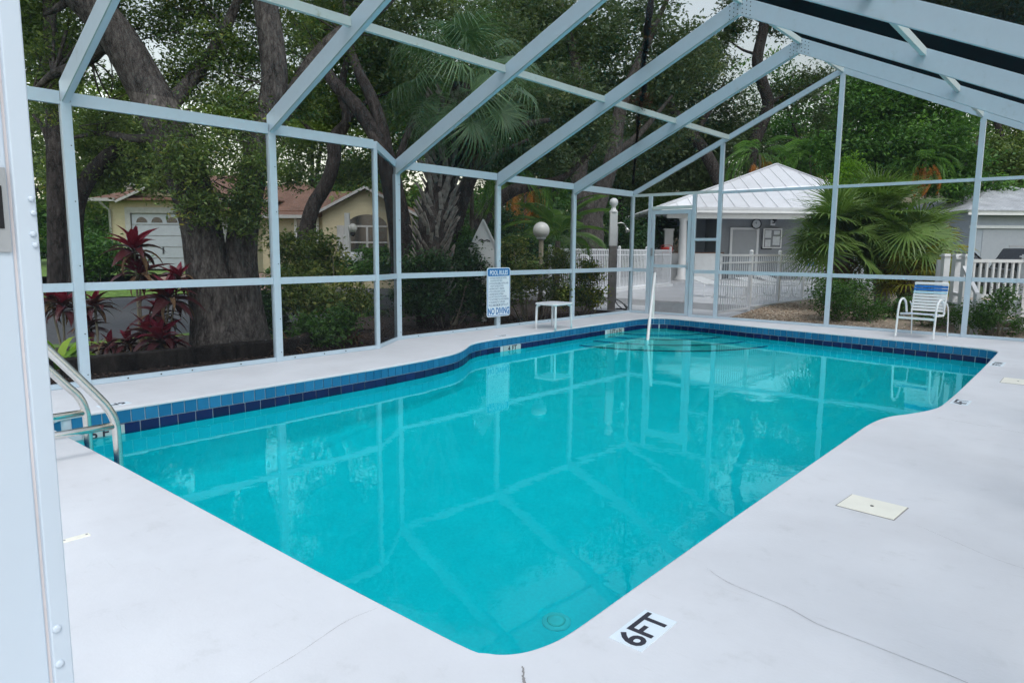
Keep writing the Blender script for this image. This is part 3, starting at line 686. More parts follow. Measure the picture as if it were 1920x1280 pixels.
# end wall (far gable)
YE = 14.30
for x in (-6.47, -4.16, -1.87):
    post(x, YE, zroof(x) - 0.11, 0.085, 0.065)
post(XR, YE, 2.74, 0.075, 0.075)
for xa, xb in ((XL, XC), (XC, XR)):
    a = Vector((xa, YE, zroof(xa) - 0.055)); b = Vector((xb, YE, zroof(xb) - 0.055)); d = (b - a).normalized()
    rail(a + d * (0.02 if xa == XL else 0.004), b - d * (0.004 if xb == XC else 0.02), 0.06, 0.105, "gable_beam")
DL, DR = -8.15, -7.06
def end_rail(z, xs, h=0.06, nm="rail", mat=None):
    for xa, xb in xs: rail((xa, YE, z), (xb, YE, z), 0.05, h, nm, mat)
BAYS = [(-6.43, -4.205), (-4.115, -1.915), (-1.825, 0.24)]
end_rail(2.72, [(-8.58, -6.515)], 0.06, "transom_rail", MAT["frame_mossy"]); end_rail(2.70, BAYS, 0.055, "transom_rail")
end_rail(1.01, [(-8.58, DL - 0.045), (DR + 0.045, -6.515)] + BAYS, 0.075, "chair_rail")
end_rail(1.71, [(DR + 0.045, -6.515)], 0.06, "rail")
end_rail(0.028, [(-8.58, DL - 0.045), (DR + 0.045, -6.515)] + BAYS, 0.05, "bottom_rail")
for x in (DL, DR):
    post(x, YE, 2.69, 0.085, 0.06, "door_jamb")
rail((DL + 0.045, YE, 2.42), (DR - 0.045, YE, 2.42), 0.055, 0.07, "door_header", MAT["frame_mossy"])
# the screen door
door = MB(); dx0, dx1 = DL + 0.055, DR - 0.055
mb = MB()
mb.span((dx0, YE - 0.02, 0.02), (dx0 + 0.075, YE + 0.02, 2.37)); mb.span((dx1 - 0.085, YE - 0.02, 0.02), (dx1, YE + 0.02, 2.37))
mb.span((dx0 + 0.075, YE - 0.019, 2.28), (dx1 - 0.085, YE + 0.019, 2.37)); mb.span((dx0 + 0.075, YE - 0.019, 0.02), (dx1 - 0.085, YE + 0.019, 0.06))
sdoor = part(mb, "screen_door", FR, bevel=0.003)
mb = MB(); mb.span((dx0 + 0.075, YE - 0.012, 0.06), (dx1 - 0.085, YE + 0.012, 0.29)); part(mb, "kick_plate", MAT["galv"], sdoor)
mb = MB(); mb.span((dx0 + 0.075, YE - 0.017, 1.085), (dx1 - 0.085, YE + 0.017, 1.15)); part(mb, "push_bar", FR, sdoor)
mb = MB(); mb.span((dx0 + 0.075, YE - 0.001, 1.15), (dx1 - 0.085, YE + 0.001, 2.28)); part(mb, "screen_panel", MAT["screen"], sdoor)
mb = MB(); mb.span((dx0 + 0.075, YE - 0.001, 0.29), (dx1 - 0.085, YE + 0.001, 1.085)); part(mb, "screen_panel", MAT["screen"], sdoor)
mb = MB(); mb.span((dx0 + 0.01, YE - 0.045, 1.34), (dx0 + 0.05, YE - 0.02, 1.52)); part(mb, "latch", MAT["galv"], sdoor)
mb = MB(); mb.tube([(dx1 - 0.04, YE - 0.022, 1.06), (dx1 - 0.04, YE - 0.06, 1.07), (dx1 - 0.04, YE - 0.06, 1.18), (dx1 - 0.04, YE - 0.022, 1.19)], 0.009, 8); part(mb, "pull_handle", MAT["galv"], sdoor, True)
# screens
def quad_screen(p):
    mb = MB(); mb.add(p, [(0, 1, 2, 3)]); return part(mb, "screen_panel", MAT["screen"])
L1 = [(X1, 0.15), (X1, 2.49), (X1, 4.73), (X1, 6.33)]; L2 = [(XL, 7.20), (XL, 9.58), (XL, 11.95), (XL, 14.30)]
for L, ze, zc in ((L1, 2.905, 1.035), (L2, 2.76, 1.022), ([(X1, 6.33), (XL, 7.20)], 2.83, 1.028)):
    for (xa, ya), (xb, yb) in zip(L[:-1], L[1:]):
        d = (Vector((xb, yb)) - Vector((xa, ya))).normalized() * 0.03; xa += d.x; ya += d.y; xb -= d.x; yb -= d.y
        quad_screen([(xa, ya, 0.05), (xb, yb, 0.05), (xb, yb, zc - 0.04), (xa, ya, zc - 0.04)])
        quad_screen([(xa, ya, zc + 0.04), (xb, yb, zc + 0.04), (xb, yb, ze - 0.06), (xa, ya, ze - 0.06)])
for xa, xb in [(-8.58, DL - 0.045), (DR + 0.045, -6.515)] + BAYS:
    lv = [0.05, 0.975, 2.68] if xb != -6.515 else [0.05, 0.975, 1.675, 2.68]
    for za, zb in zip(lv[:-1], lv[1:]):
        g = 0.065 if za > 0.5 else 0.0
        quad_screen([(xa, YE, za + g), (xb, YE, za + g), (xb, YE, zb), (xa, YE, zb)])
for xa, xb in [(-8.5, -6.515)] + BAYS:
    pts = [(xa, YE, 2.75), (xb, YE, 2.75), (xb, YE, zroof(xb) - 0.11)]
    if zroof(xa) - 0.11 > 2.76: pts.append((xa, YE, zroof(xa) - 0.11))
    elif zroof(xb) - 0.11 < 2.76: pts = pts[:2] + [(xa, YE, zroof(xa) - 0.11)]
    mb = MB(); mb.add(pts, [tuple(range(len(pts)))]); part(mb, "screen_panel", MAT["screen"])
for a, b in zip(YB[:-1], YB[1:]):
    xe = X1 if b <= 4.8 else XL
    for xa, xb in ((xe if a > 7 or b <= 4.8 else X1, -6.35), (-6.35, XC), (XC, -1.90), (-1.90, XR)):
        if a > 4.5 and b < 7.5 and xb == -6.35:
            mb = MB(); q = [(X1, a + 0.03), (X1, 6.33), (XL, b - 0.03), (-6.375, b - 0.03), (-6.375, a + 0.03)]
            mb.add([(x, y, zroof(x) - 0.004) for x, y in q], [tuple(range(5))]); part(mb, "screen_panel", MAT["screen"]); continue
        quad_screen([(xa, a + 0.03, zroof(xa) - 0.004), (xa, b - 0.03, zroof(xa) - 0.004), (xb, b - 0.03, zroof(xb) - 0.004), (xb, a + 0.03, zroof(xb) - 0.004)])
# right wall and near wall carry the roof behind and beside the viewer
for y, _ in YS: post(XR, y, 2.82 - TV + 0.03, 0.075, 0.095)
for a, b in zip(YB[:-1], YB[1:]):
    rail((XR, a + 0.048, 2.76), (XR, b - 0.048, 2.76), 0.055, 0.125, "eave_beam"); rail((XR, a + 0.048, 1.02), (XR, b - 0.048, 1.02), 0.05, 0.085, "chair_rail")
    quad_screen([(XR, a + 0.05, 0.05), (XR, b - 0.05, 0.05), (XR, b - 0.05, 2.7), (XR, a + 0.05, 2.7)])
for x in (X1, -6.35, -4.17, -1.90, XR): post(x, 0.15, zroof(x) - 0.11, 0.085, 0.065)
for xa, xb in ((X1, XC), (XC, XR)):
    rail((xa, 0.15, zroof(xa) - 0.055), (xb, 0.15, zroof(xb) - 0.055), 0.06, 0.105, "gable_beam")
for xa, xb in ((X1, -6.4), (-6.3, -4.22), (-4.12, -1.95), (-1.85, -0.66)):
    rail((xa, 0.15, 2.70), (xb, 0.15, 2.70), 0.05, 0.06, "transom_rail"); rail((xa, 0.15, 1.01), (xb, 0.15, 1.01), 0.05, 0.075, "chair_rail")
# the doorway jamb right beside the viewer: stepped aluminium section with stop, hinge-side screws and strike plate
jx = -0.60
jm = MB()
jm.span((jx - 0.052, 0.096, 0.0), (jx, 0.1460, 2.25)); jm.span((jx - 0.052, 0.1478, 0.0), (jx + 0.0050, 0.1612, 2.25)); jm.span((jx - 0.052, 0.0, 0.0), (jx - 0.006, 0.095, 2.25))
jamb = part(jm, "door_jamb", MAT["jamb"], bevel=0.0012)
mb = MB(); mb.span((jx - 0.03, 0.1458, 0.0), (jx - 0.0012, 0.1480, 2.25)); part(mb, "jamb_seam", MAT["seam"], jamb)
mb = MB(); mb.span((jx + 0.0003, 0.112, 1.4455), (jx + 0.0016, 0.1448, 1.5045)); sp = part(mb, "strike_plate", MAT["galv"], jamb)
mb = MB(); mb.span((jx + 0.0017, 0.120, 1.462), (jx + 0.0021, 0.1415, 1.492)); part(mb, "strike_hole", MAT["hole"], jamb)
for z, yy in ((1.4835, 0.1580), (1.4735, 0.1588), (1.4585, 0.1575), (1.4505, 0.1582), (1.1556, 0.1520), (1.1266, 0.1520), (0.9, 0.152)):
    mb = MB()
    c = Vector((jx + 0.0050, yy, z)); n_ = 10; q_ = 0.62 if z > 1.2 else 0.95; prof = [(0.0034 * q_, 0.0), (0.0034 * q_, 0.0008), (0.0026 * q_, 0.0016), (0.0008, 0.0019)]
    vs = [c + Vector((h, r * math.cos(2 * math.pi * k / n_), r * math.sin(2 * math.pi * k / n_))) for r, h in prof for k in range(n_)]
    mb.add(vs, [(i * n_ + k, i * n_ + (k + 1) % n_, (i + 1) * n_ + (k + 1) % n_, (i + 1) * n_ + k) for i in range(3) for k in range(n_)] + [tuple(range(3 * n_, 4 * n_))])
    part(mb, "screw", MAT["jamb"], jamb, True)
# screw heads and drain holes in the rails facing the pool
hm = MB(); hm.box((0, 0, 0), (0.004, 0.014, 0.014)); hme = hm.mesh("rail_screw", MAT["hole"])
for x, ys in ((X1 + 0.0295, (2.9, 3.25, 3.6, 4.2, 4.95, 5.4, 5.75)), (XL + 0.0295, (7.6, 8.4, 9.0, 10.2, 11.1, 12.6))):
    for y in ys: inst("rail_screw", hme, enc, Vector((x, y, 0.030)) - EO)
for y, x in YS:
    for z in (0.12, 0.55, 1.25, 1.9, 2.45): inst("post_screw", hme, enc, Vector((x + 0.0395, y + 0.02, z)) - EO, (0, 0, 0), (1, 0.7, 0.7))

# ------------------------------------------------------------------ pool furniture
# rules sign on the wall post
sg = thing("pool_rules_sign", "blue and white pool rules sign with NO DIVING on the wall post", "sign", (XL + 0.075, 9.535, 0.675), 0)
def srect(mb, y0, y1, z0, z1, x, th=0.004): mb.span((x, y0, z0), (x + th, y1, z1)); return mb
def rrect(w, h, r, n=5):
    P = []
    for cx, cy, a0 in ((w / 2 - r, h / 2 - r, 0), (-w / 2 + r, h / 2 - r, 90), (-w / 2 + r, -h / 2 + r, 180), (w / 2 - r, -h / 2 + r, 270)):
        for k in range(n + 1):
            a = math.radians(a0 + 90 * k / n); P.append((cx + r * math.cos(a), cy + r * math.sin(a)))
    return P
def plate(w, h, r, x0, x1, name, mat, cy=0, cz=0):
    P = rrect(w, h, r); n = len(P); mb = MB()
    mb.add([(x0, cy + a, cz + b) for a, b in P] + [(x1, cy + a, cz + b) for a, b in P], [tuple(range(n - 1, -1, -1)), tuple(range(n, 2 * n))] + [(k, (k + 1) % n, n + (k + 1) % n, n + k) for k in range(n)])
    return mb.build(name, mat, sg)
SW, SH = 0.64, 0.90
plate(SW, SH, 0.05, -0.008, 0.0, "panel", MAT["sign_white"])
plate(SW - 0.03, SH - 0.03, 0.04, 0.0, 0.0012, "border", MAT["sign_blue"])
plate(SW - 0.055, SH - 0.055, 0.032, 0.0012, 0.0024, "face", MAT["sign_white"])
plate(SW - 0.055, 0.13, 0.03, 0.0024, 0.0036, "header", MAT["sign_blue"], 0, 0.36)
def sign_text(s, size, z, mat, y=None, bold=0.0, width=1.0, x=0.0042, align='CENTER'):
    me_ = text_mesh(s, size, mat, bold, 0, align, width)
    xs = [v.co.x for v in me_.vertices]; 
    o_ = inst("lettering", me_, sg, (x, 0 if y is None else y, z), (math.radians(90), 0, math.radians(90))); return o_
sign_text("POOL RULES", 0.115, 0.36, MAT["sign_white"], bold=0.003, width=0.76)
sign_text("NO DIVING", 0.165, -0.345, MAT["sign_blue"], bold=0.005, width=0.68)
sign_text("POOL MAXIMUM DEPTH 6 FT.", 0.066, -0.235, MAT["sign_text"], bold=0.001, width=0.62)
for i, s in enumerate(["1. NO FOOD OR BEVERAGES IN POOL", "    OR ON POOL WET DECK", "2. NO GLASS OR ANIMALS IN POOL AREA", "    OR 50 FT OUTSIDE OF POOL", "3. BATHING LOAD  21  PERSONS",
                       "4. POOL HOURS DAWN TO DUSK", "5. SHOWER BEFORE ENTERING", "6. DO NOT SWALLOW POOL WATER", "7. DO NOT SWIM IF YOU HAVE DIARRHEA", "8. CHILDREN MUST BE SUPERVISED"]):
    sign_text(s, 0.046, 0.262 - i * 0.049, MAT["sign_text"], y=-0.27, width=0.62, bold=0.0006, align='LEFT')

# white strap chair
def make_chair(name, label, group, loc, rz, blue_top=True):
    t = thing(name, label, "chair", loc, rz, group)     # local: sitter faces -Y, seat width along X
    W_ = 0.30
    for s in (-1, 1):
        x = s * W_
        P = smooth_path([(x, -0.30, 0.0), (x, -0.275, 0.25), (x, -0.255, 0.50), (x, -0.20, 0.625), (x, -0.09, 0.665), (x, 0.03, 0.60), (x, 0.085, 0.47), (x, 0.10, 0.42)], 5)
        mb = MB(); mb.tube(P, 0.018, 8); mb.build("arm_leg", MAT["strap_white"], t, True)
        P = smooth_path([(x * 0.97, 0.36, 0.0), (x * 0.97, 0.33, 0.28), (x * 0.97, 0.29, 0.50), (x * 0.97, 0.20, 0.60)], 5)
        mb = MB(); mb.tube(P, 0.011, 8); mb.build("rear_leg", MAT["strap_white"], t, True)
        P = [(x * 0.86, -0.24, 0.40), (x * 0.86, 0.15, 0.385), (x * 0.86, 0.21, 0.44), (x * 0.86, 0.30, 0.93)]
        mb = MB(); mb.tube(smooth_path(P, 5), 0.013, 8); mb.build("side_tube", MAT["strap_white"], t, True)
    mb = MB(); mb.beam((-W_, -0.265, 0.345), (W_, -0.265, 0.345), 0.02, 0.04); mb.build("front_stretcher", MAT["strap_white"], t)
    mb = MB(); mb.tube([(-W_ * 0.86, 0.30, 0.935), (W_ * 0.86, 0.30, 0.935)], 0.017, 8); mb.build("top_tube", MAT["strap_white"], t, True)
    cols = [MAT["strap_white"], MAT["strap_blue"], MAT["strap_blue"], MAT["strap_pale"]] + [MAT["strap_white"]] * 6
    for k in range(10):
        zc = 0.925 - 0.051 * k; yc = 0.283 - (0.93 - zc) / 0.49 * 0.09
        mb = MB(); mb.box((0, yc, zc), (W_ * 1.8, 0.012, 0.040), Matrix.Rotation(math.radians(-10), 3, 'X')); mb.build("back_strap", cols[k], t, bevel=0.004)
    scol = [MAT["strap_white"], MAT["strap_blue"], MAT["strap_blue"], MAT["strap_blue"]] + [MAT["strap_white"]] * 4
    for k in range(8):
        yc = -0.235 + k * 0.053
        mb = MB(); mb.box((0, yc, 0.418 - 0.002 * k), (W_ * 1.8, 0.046, 0.013)); mb.build("seat_strap", scol[k], t, bevel=0.004)
    return t
make_chair("strap_chair", "white tubular chair with blue and white vinyl straps at the pool end", None, (-2.42, 13.72, 0), math.radians(-10))

# low white side table
t = thing("side_table", "low white plastic side table by the left screen wall", "table", (-7.84, 10.30, 0), math.radians(3))
P = [(0.26 * math.copysign(abs(math.cos(a)) ** 0.35, math.cos(a)), 0.31 * math.copysign(abs(math.sin(a)) ** 0.35, math.sin(a))) for a in np.linspace(0, 2 * math.pi, 41)[:-1]]
mb = MB(); mb.prism(P, 0.445, 0.485); mb.build("table_top", MAT["vinyl"], t, bevel=0.012)
for sx in (-1, 1):
    for sy in (-1, 1):
        mb = MB(); mb.tube(smooth_path([(sx * 0.17, sy * 0.21, 0.44), (sx * 0.205, sy * 0.245, 0.42), (sx * 0.213, sy * 0.258, 0.36), (sx * 0.217, sy * 0.265, 0.0)], 4), 0.022, 8); mb.build("leg", MAT["vinyl"], t, True)

# grab rails at the near edge
t = thing("grab_rail", "pair of stainless steel pool ladder grab rails at the near left edge", "pool ladder", (-5.5, 1.5, 0), 0)
for x in (-5.25, -5.84):
    dx = x + 5.5; k = 1.0 if x > -5.5 else 0.96
    P = [(dx, 0.30, -1.3), (dx, 0.30, -0.3), (dx, 0.30, 0.10), (dx, 0.292, 0.22), (dx, 0.255, 0.32), (dx, 0.18, 0.435 * k), (dx, -0.064, 0.754 * k), (dx, -0.25, 0.975 * k), (dx, -0.37, 1.03 * k), (dx, -0.47, 0.96 * k), (dx, -0.50, 0.78), (dx, -0.50, 0.0)]
    mb = MB(); mb.tube(smooth_path(P, 6), 0.030, 12); mb.build("rail_tube", MAT["steel"], t, True)
    mb = MB(); mb.tube([(dx, 0.292, 0.195), (dx, -0.50, 0.195)], 0.025, 12); mb.build("brace_tube", MAT["steel"], t, True)
    mb = MB(); mb.lathe((dx, -0.50, 0), [(0.06, 0), (0.06, 0.012), (0.035, 0.02), (0.031, 0.03)], 16); mb.build("escutcheon", MAT["steel"], t, True)
for z in (-0.45, -0.75, -1.05):
    mb = MB(); mb.box((-0.045, 0.30, z), (0.55, 0.07, 0.025)); mb.build("tread", MAT["vinyl"], t)
# hand rail at the corner steps
t = thing("hand_rail", "single stainless hand rail leading down into the corner steps", "hand rail", (-7.47, 13.36, 0), 0)
P = [(0.0, 0.0, 0.0), (0.0, 0.0, 0.62), (0.02, -0.02, 0.86), (0.10, -0.16, 0.965), (0.20, -0.34, 0.93), (0.42, -0.80, 0.55), (0.72, -1.42, 0.02), (0.86, -1.70, -0.21), (0.98, -1.95, -0.45), (1.0, -2.0, -0.75)]
mb = MB(); mb.tube(smooth_path(P, 7), 0.030, 12); mb.build("rail_tube", MAT["rail_glint"], t, True)
mb = MB(); mb.lathe((0, 0, 0), [(0.075, 0), (0.075, 0.012), (0.04, 0.02), (0.028, 0.03)], 16); mb.build("escutcheon", MAT["white"], t, True)
# ------------------------------------------------------------------ buildings and yard fixtures
def local_span(mb, a, b): mb.span(a, b); return mb
def bpart(parent, name, mat, *spans, bevel=0.0):
    mb = MB()
    for a, b in spans: mb.span(a, b)
    return mb.build(name, mat, parent, bevel=bevel)
def poly_part(parent, name, mat, verts, faces):
    mb = MB(); mb.add(verts, faces); return mb.build(name, mat, parent)
def hip_roof(parent, x0, x1, y0, y1, ze, zr, mat, ridge=None, th=0.12, name="roof"):
    """hip roof: eave rectangle, ridge from (xa,ya) to (xb,yb)"""
    (xa, ya), (xb, yb) = ridge
    V = [(x0, y0, ze), (x1, y0, ze), (x1, y1, ze), (x0, y1, ze), (xa, ya, zr), (xb, yb, zr), (x0, y0, ze - th), (x1, y0, ze - th), (x1, y1, ze - th), (x0, y1, ze - th)]
    F = [(0, 1, 5, 4), (1, 2, 5), (2, 3, 4, 5), (3, 0, 4), (0, 6, 7, 1), (1, 7, 8, 2), (2, 8, 9, 3), (3, 9, 6, 0), (9, 8, 7, 6)]
    if (xa, ya) == (xb, yb): F = [(0, 1, 4), (1, 2, 4), (2, 3, 4), (3, 0, 4)] + F[4:]
    return poly_part(parent, name, mat, V, F)

# --- clubhouse with porch (local x to the right, y away, seen square on)
CB = ab(0, 0, 0)
club = thing("clubhouse", "grey sided clubhouse with white metal hip roof and porch columns", "building", ab(13.4, 31.0, 0.15), VROT)
rf = hip_roof(club, -6.95, 3.4, -0.35, 10.5, 3.22, 5.75, MAT["roof_metal"], ((0.0, 5.1), (0.0, 5.1)), 0.10)
# standing seams of the front slope
for k in range(-10, 11):
    x = k * 0.62; t_ = abs(x) / (6.95 if x < 0 else 3.4)
    if t_ > 0.97: continue
    ytop = 5.1 - t_ * 5.45; s = (ytop + 0.35) / 5.45
    mb = MB(); mb.beam((x, -0.36, 3.245), (x, ytop - 0.05, 3.245 + 2.53 * s - 0.03), 0.024, 0.014); mb.build("roof_seam", MAT["roof_metal"], rf)
for s in (-1, 1):
    mb = MB(); mb.beam((-6.95 if s < 0 else 3.4, -0.35, 3.23), (0, 5.1, 5.77), 0.18, 0.03); mb.build("hip_cap", MAT["roof_metal"], rf)
bpart(club, "fascia", MAT["white"], ((-6.9, -0.33, 2.98), (3.35, -0.22, 3.12)))
bpart(club, "porch_beam", MAT["white"], ((-6.6, 0.0, 2.75), (3.1, 0.18, 2.98)))
bpart(club, "porch_ceiling", MAT["vinyl"], ((-6.6, 0.18, 2.98), (3.1, 3.4, 3.02)))
wl_ = bpart(club, "wall", MAT["siding_grey"], ((-3.35, 3.0, 0.0), (3.1, 3.2, 2.98)))
bpart(club, "end_wall", MAT["siding_white"], ((-6.4, 5.6, 0.0), (-3.35, 5.8, 2.98)))
bpart(club, "side_wall", MAT["siding_grey"], ((-3.35, 3.2, 0.0), (-3.2, 9.5, 2.98)))
bpart(club, "half_wall", MAT["white"], ((-6.35, 1.6, 0.0), (-3.6, 1.72, 1.22)))
bpart(club, "half_wall_cap", MAT["shingle_brown"], ((-6.4, 1.55, 1.22), (-3.55, 1.77, 1.27)))
for x in (-5.85, 2.95):
    col_ = MB(); col_.lathe((x, 0.1, 0), [(0.30, 0), (0.30, 0.10), (0.24, 0.12), (0.24, 0.2), (0.185, 0.24), (0.18, 1.2), (0.155, 2.62), (0.19, 2.66), (0.19, 2.75)], 20); col_.build("column", MAT["white"], club, True)
dr = bpart(club, "door", MAT["door_grey"], ((-2.75, 2.93, 0.0), (-1.60, 2.985, 2.35)))
bpart(dr, "door_casing", MAT["vinyl"], ((-2.87, 2.91, 0), (-2.76, 2.99, 2.46)), ((-1.59, 2.91, 0), (-1.48, 2.99, 2.46)), ((-2.76, 2.91, 2.36), (-1.59, 2.99, 2.46)))
bpart(club, "name_plate", MAT["black"], ((-1.32, 2.96, 1.42), (-0.80, 2.99, 1.55)))
wn_ = bpart(club, "window", MAT["glass_dark"], ((-4.95, 5.56, 0.95), (-4.05, 5.595, 2.15)))
bpart(wn_, "window_frame", MAT["white"], ((-5.05, 5.53, 0.9), (-4.95, 5.6, 2.2)), ((-4.05, 5.53, 0.9), (-3.95, 5.6, 2.2)), ((-4.95, 5.53, 2.15), (-4.05, 5.6, 2.2)), ((-4.95, 5.53, 0.9), (-4.05, 5.6, 0.95)), ((-4.54, 5.54, 0.95), (-4.46, 5.6, 2.15)))
bpart(club, "back_room_opening", MAT["hole"], ((-5.6, 5.57, 0.3), (-5.15, 5.598, 2.3)))
bpart(club, "bench_leg", MAT["galv"], ((-4.0, 2.2, 0.0), (-3.9, 2.3, 0.5)))

ck = thing("wall_clock", "round black rimmed wall clock on the grey clubhouse wall", "clock", survey(1418, 420, 33.85), VROT)
mb = MB(); n_ = 24
for r0, r1, y0, y1 in ((0.20, 0.245, -0.05, 0.0),):
    V = []; 
    for rr, yy in ((r0, y1), (r0, y0), (r1, y0), (r1, y1)): V += [(rr * math.cos(2 * math.pi * k / n_), yy, rr * math.sin(2 * math.pi * k / n_)) for k in range(n_)]
    mb.add(V, [(i * n_ + k, i * n_ + (k + 1) % n_, ((i + 1) % 4) * n_ + (k + 1) % n_, ((i + 1) % 4) * n_ + k) for i in range(4) for k in range(n_)])
mb.build("rim", MAT["black"], ck)
mb = MB(); mb.add([(0.2 * math.cos(2 * math.pi * k / n_), -0.02, 0.2 * math.sin(2 * math.pi * k / n_)) for k in range(n_)], [tuple(range(n_))]); mb.build("dial", MAT["paper"], ck)
mb = MB(); mb.beam((0, -0.026, 0), (0.01, -0.026, 0.15), 0.012, 0.012); mb.build("minute_hand", MAT["black"], ck)
mb = MB(); mb.beam((0, -0.026, 0), (-0.05, -0.026, 0.09), 0.016, 0.012); mb.build("hour_hand", MAT["black"], ck)

def globe_lamp(name, label, loc, r, parts):
    t = thing(name, label, "lamp", loc, VROT)
    g = MB(); zc = parts["z"]
    prof = [(max(0.001, r * math.sin(math.pi * k / 16)), -r * math.cos(math.pi * k / 16) + zc) for k in range(17)]
    g.lathe((0, parts.get("y", 0), 0), prof, 24); g.build("globe", MAT["globe"], t, True); return t
t = globe_lamp("wall_lamp", "white globe lamp on a black bracket above the notice board", survey(1449, 420, 33.9), 0.19, {"z": 0.42, "y": -0.24})
mb = MB(); mb.lathe((0, -0.24, 0), [(0.11, 0.24), (0.10, 0.16), (0.05, 0.12)], 14); mb.build("holder", MAT["black"], t, True)
mb = MB(); mb.tube([(0, -0.24, 0.14), (0, -0.2, 0.05), (0, 0.0, 0.05)], 0.03, 8); mb.build("bracket", MAT["black"], t, True)
mb = MB(); mb.box((0, -0.01, 0.06), (0.22, 0.02, 0.26)); mb.build("back_plate", MAT["vinyl"], t)
nb = thing("notice_board", "framed notice board with posted papers on the clubhouse wall", "notice board", survey(1448, 447, 33.85), VROT)
bpart(nb, "backing", MAT["cork"], ((-0.40, -0.02, -0.42), (0.40, 0.0, 0.42)))
bpart(nb, "board_frame", MAT["white"], ((-0.45, -0.035, -0.47), (-0.40, 0.0, 0.47)), ((0.40, -0.035, -0.47), (0.45, 0.0, 0.47)), ((-0.40, -0.035, 0.42), (0.40, 0.0, 0.47)), ((-0.40, -0.035, -0.47), (0.40, 0.0, -0.42)))
for a, b, c, d in ((-0.36, -0.06, 0.02, 0.38), (0.06, 0.34, 0.18, 0.36), (-0.34, -0.08, -0.40, -0.06), (0.02, 0.36, -0.32, 0.10)):
    bpart(nb, "paper", MAT["paper"], ((a, -0.024, c), (b, -0.021, d)))

# --- yellow house across the road: garage wing and gabled wing
gar = thing("garage_house", "yellow sided garage with white door and brown hip roof across the road", "house", survey(333, 505, 30.0), VROT)
# local origin at the foot of the garage door middle
bpart(gar, "wall", MAT["siding_yellow"], ((-2.80, 0.05, -0.3), (-1.98, 6.0, 2.92)), ((2.10, 0.05, -0.3), (4.1, 0.25, 2.92)), ((-1.98, 0.05, 2.42), (2.10, 0.25, 2.92)))
bpart(gar, "door_surround", MAT["trim"], ((-2.12, -0.03, -0.02), (-1.90, 0.048, 2.62)), ((2.02, -0.03, -0.02), (2.24, 0.048, 2.62)), ((-1.90, -0.03, 2.38), (2.02, 0.048, 2.62)))
gd = bpart(gar, "garage_door", MAT["trim"], ((-1.90, 0.10, 0.0), (2.02, 0.14, 2.38)))
for k in range(5):
    bpart(gd, "door_panel", MAT["garage_panel"], ((-1.88, 0.06, 0.02 + k * 0.472), (2.0, 0.098, 0.472 * (k + 1) - 0.012)))
for x in (-1.45, -0.80, -0.15, 0.50, 1.15):
    P = [(x + 0.24 * math.cos(math.radians(a)), 0.055, 1.98 + 0.24 * math.sin(math.radians(a))) for a in range(0, 181, 15)]
    mb = MB(); mb.add(P, [tuple(range(len(P)))]); mb.build("arched_window", MAT["glass_dark"], gd)
bpart(gd, "pull_handle", MAT["black"], ((-0.62, 0.03, 0.66), (-0.56, 0.06, 0.95)))
hip_roof(gar, -3.35, 4.6, -0.45, 7.5, 2.96, 4.3, MAT["shingle_brown"], ((0.1, 3.4), (1.6, 3.4)), 0.06)
g_ = poly_part(gar, "gable", MAT["siding_yellow"], [(-1.9, -0.05, 2.92), (1.9, -0.05, 2.92), (0.0, -0.05, 3.75), (-1.9, 0.15, 2.92), (1.9, 0.15, 2.92), (0.0, 0.15, 3.75)], [(0, 1, 2), (3, 5, 4), (0, 2, 5, 3), (1, 4, 5, 2), (0, 3, 4, 1)])
mb = MB(); mb.add([(-2.2, -0.5, 2.88), (0, -0.5, 3.85), (2.2, -0.5, 2.88), (-2.2, 3.0, 2.88), (0, 3.0, 3.85), (2.2, 3.0, 2.88), (-2.2, -0.5, 2.80), (0, -0.5, 3.77), (2.2, -0.5, 2.80)], [(0, 1, 4, 3), (1, 2, 5, 4), (0, 6, 7, 1), (1, 7, 8, 2)]); mb.build("gable_roof", MAT["shingle_brown"], gar)
mb = MB(); mb.beam((-2.22, -0.52, 2.82), (0, -0.52, 3.80), 0.04, 0.10); mb.beam((2.22, -0.525, 2.82), (0, -0.525, 3.80), 0.04, 0.10); mb.build("barge_board", MAT["trim"], gar)
bpart(gar, "gutter", MAT["trim"], ((-3.38, -0.55, 2.84), (-2.25, -0.45, 2.97)), ((2.25, -0.55, 2.84), (4.6, -0.45, 2.97)))
mb = MB(); mb.tube([(-2.95, -0.45, 2.84), (-2.75, -0.05, 2.5), (-2.75, -0.02, 0.0)], 0.05, 8); mb.build("downspout", MAT["trim"], gar, True)
mb = MB(); mb.lathe((-2.35, 0.9, 3.3), [(0.14, 0), (0.14, 0.22), (0.24, 0.24), (0.24, 0.33), (0.10, 0.42)], 16); mb.build("roof_vent", MAT["white"], gar, True)
mb = MB(); mb.box((2.72, -0.06, 1.72), (0.14, 0.16, 0.34)); mb.build("porch_lantern", MAT["black"], gar)

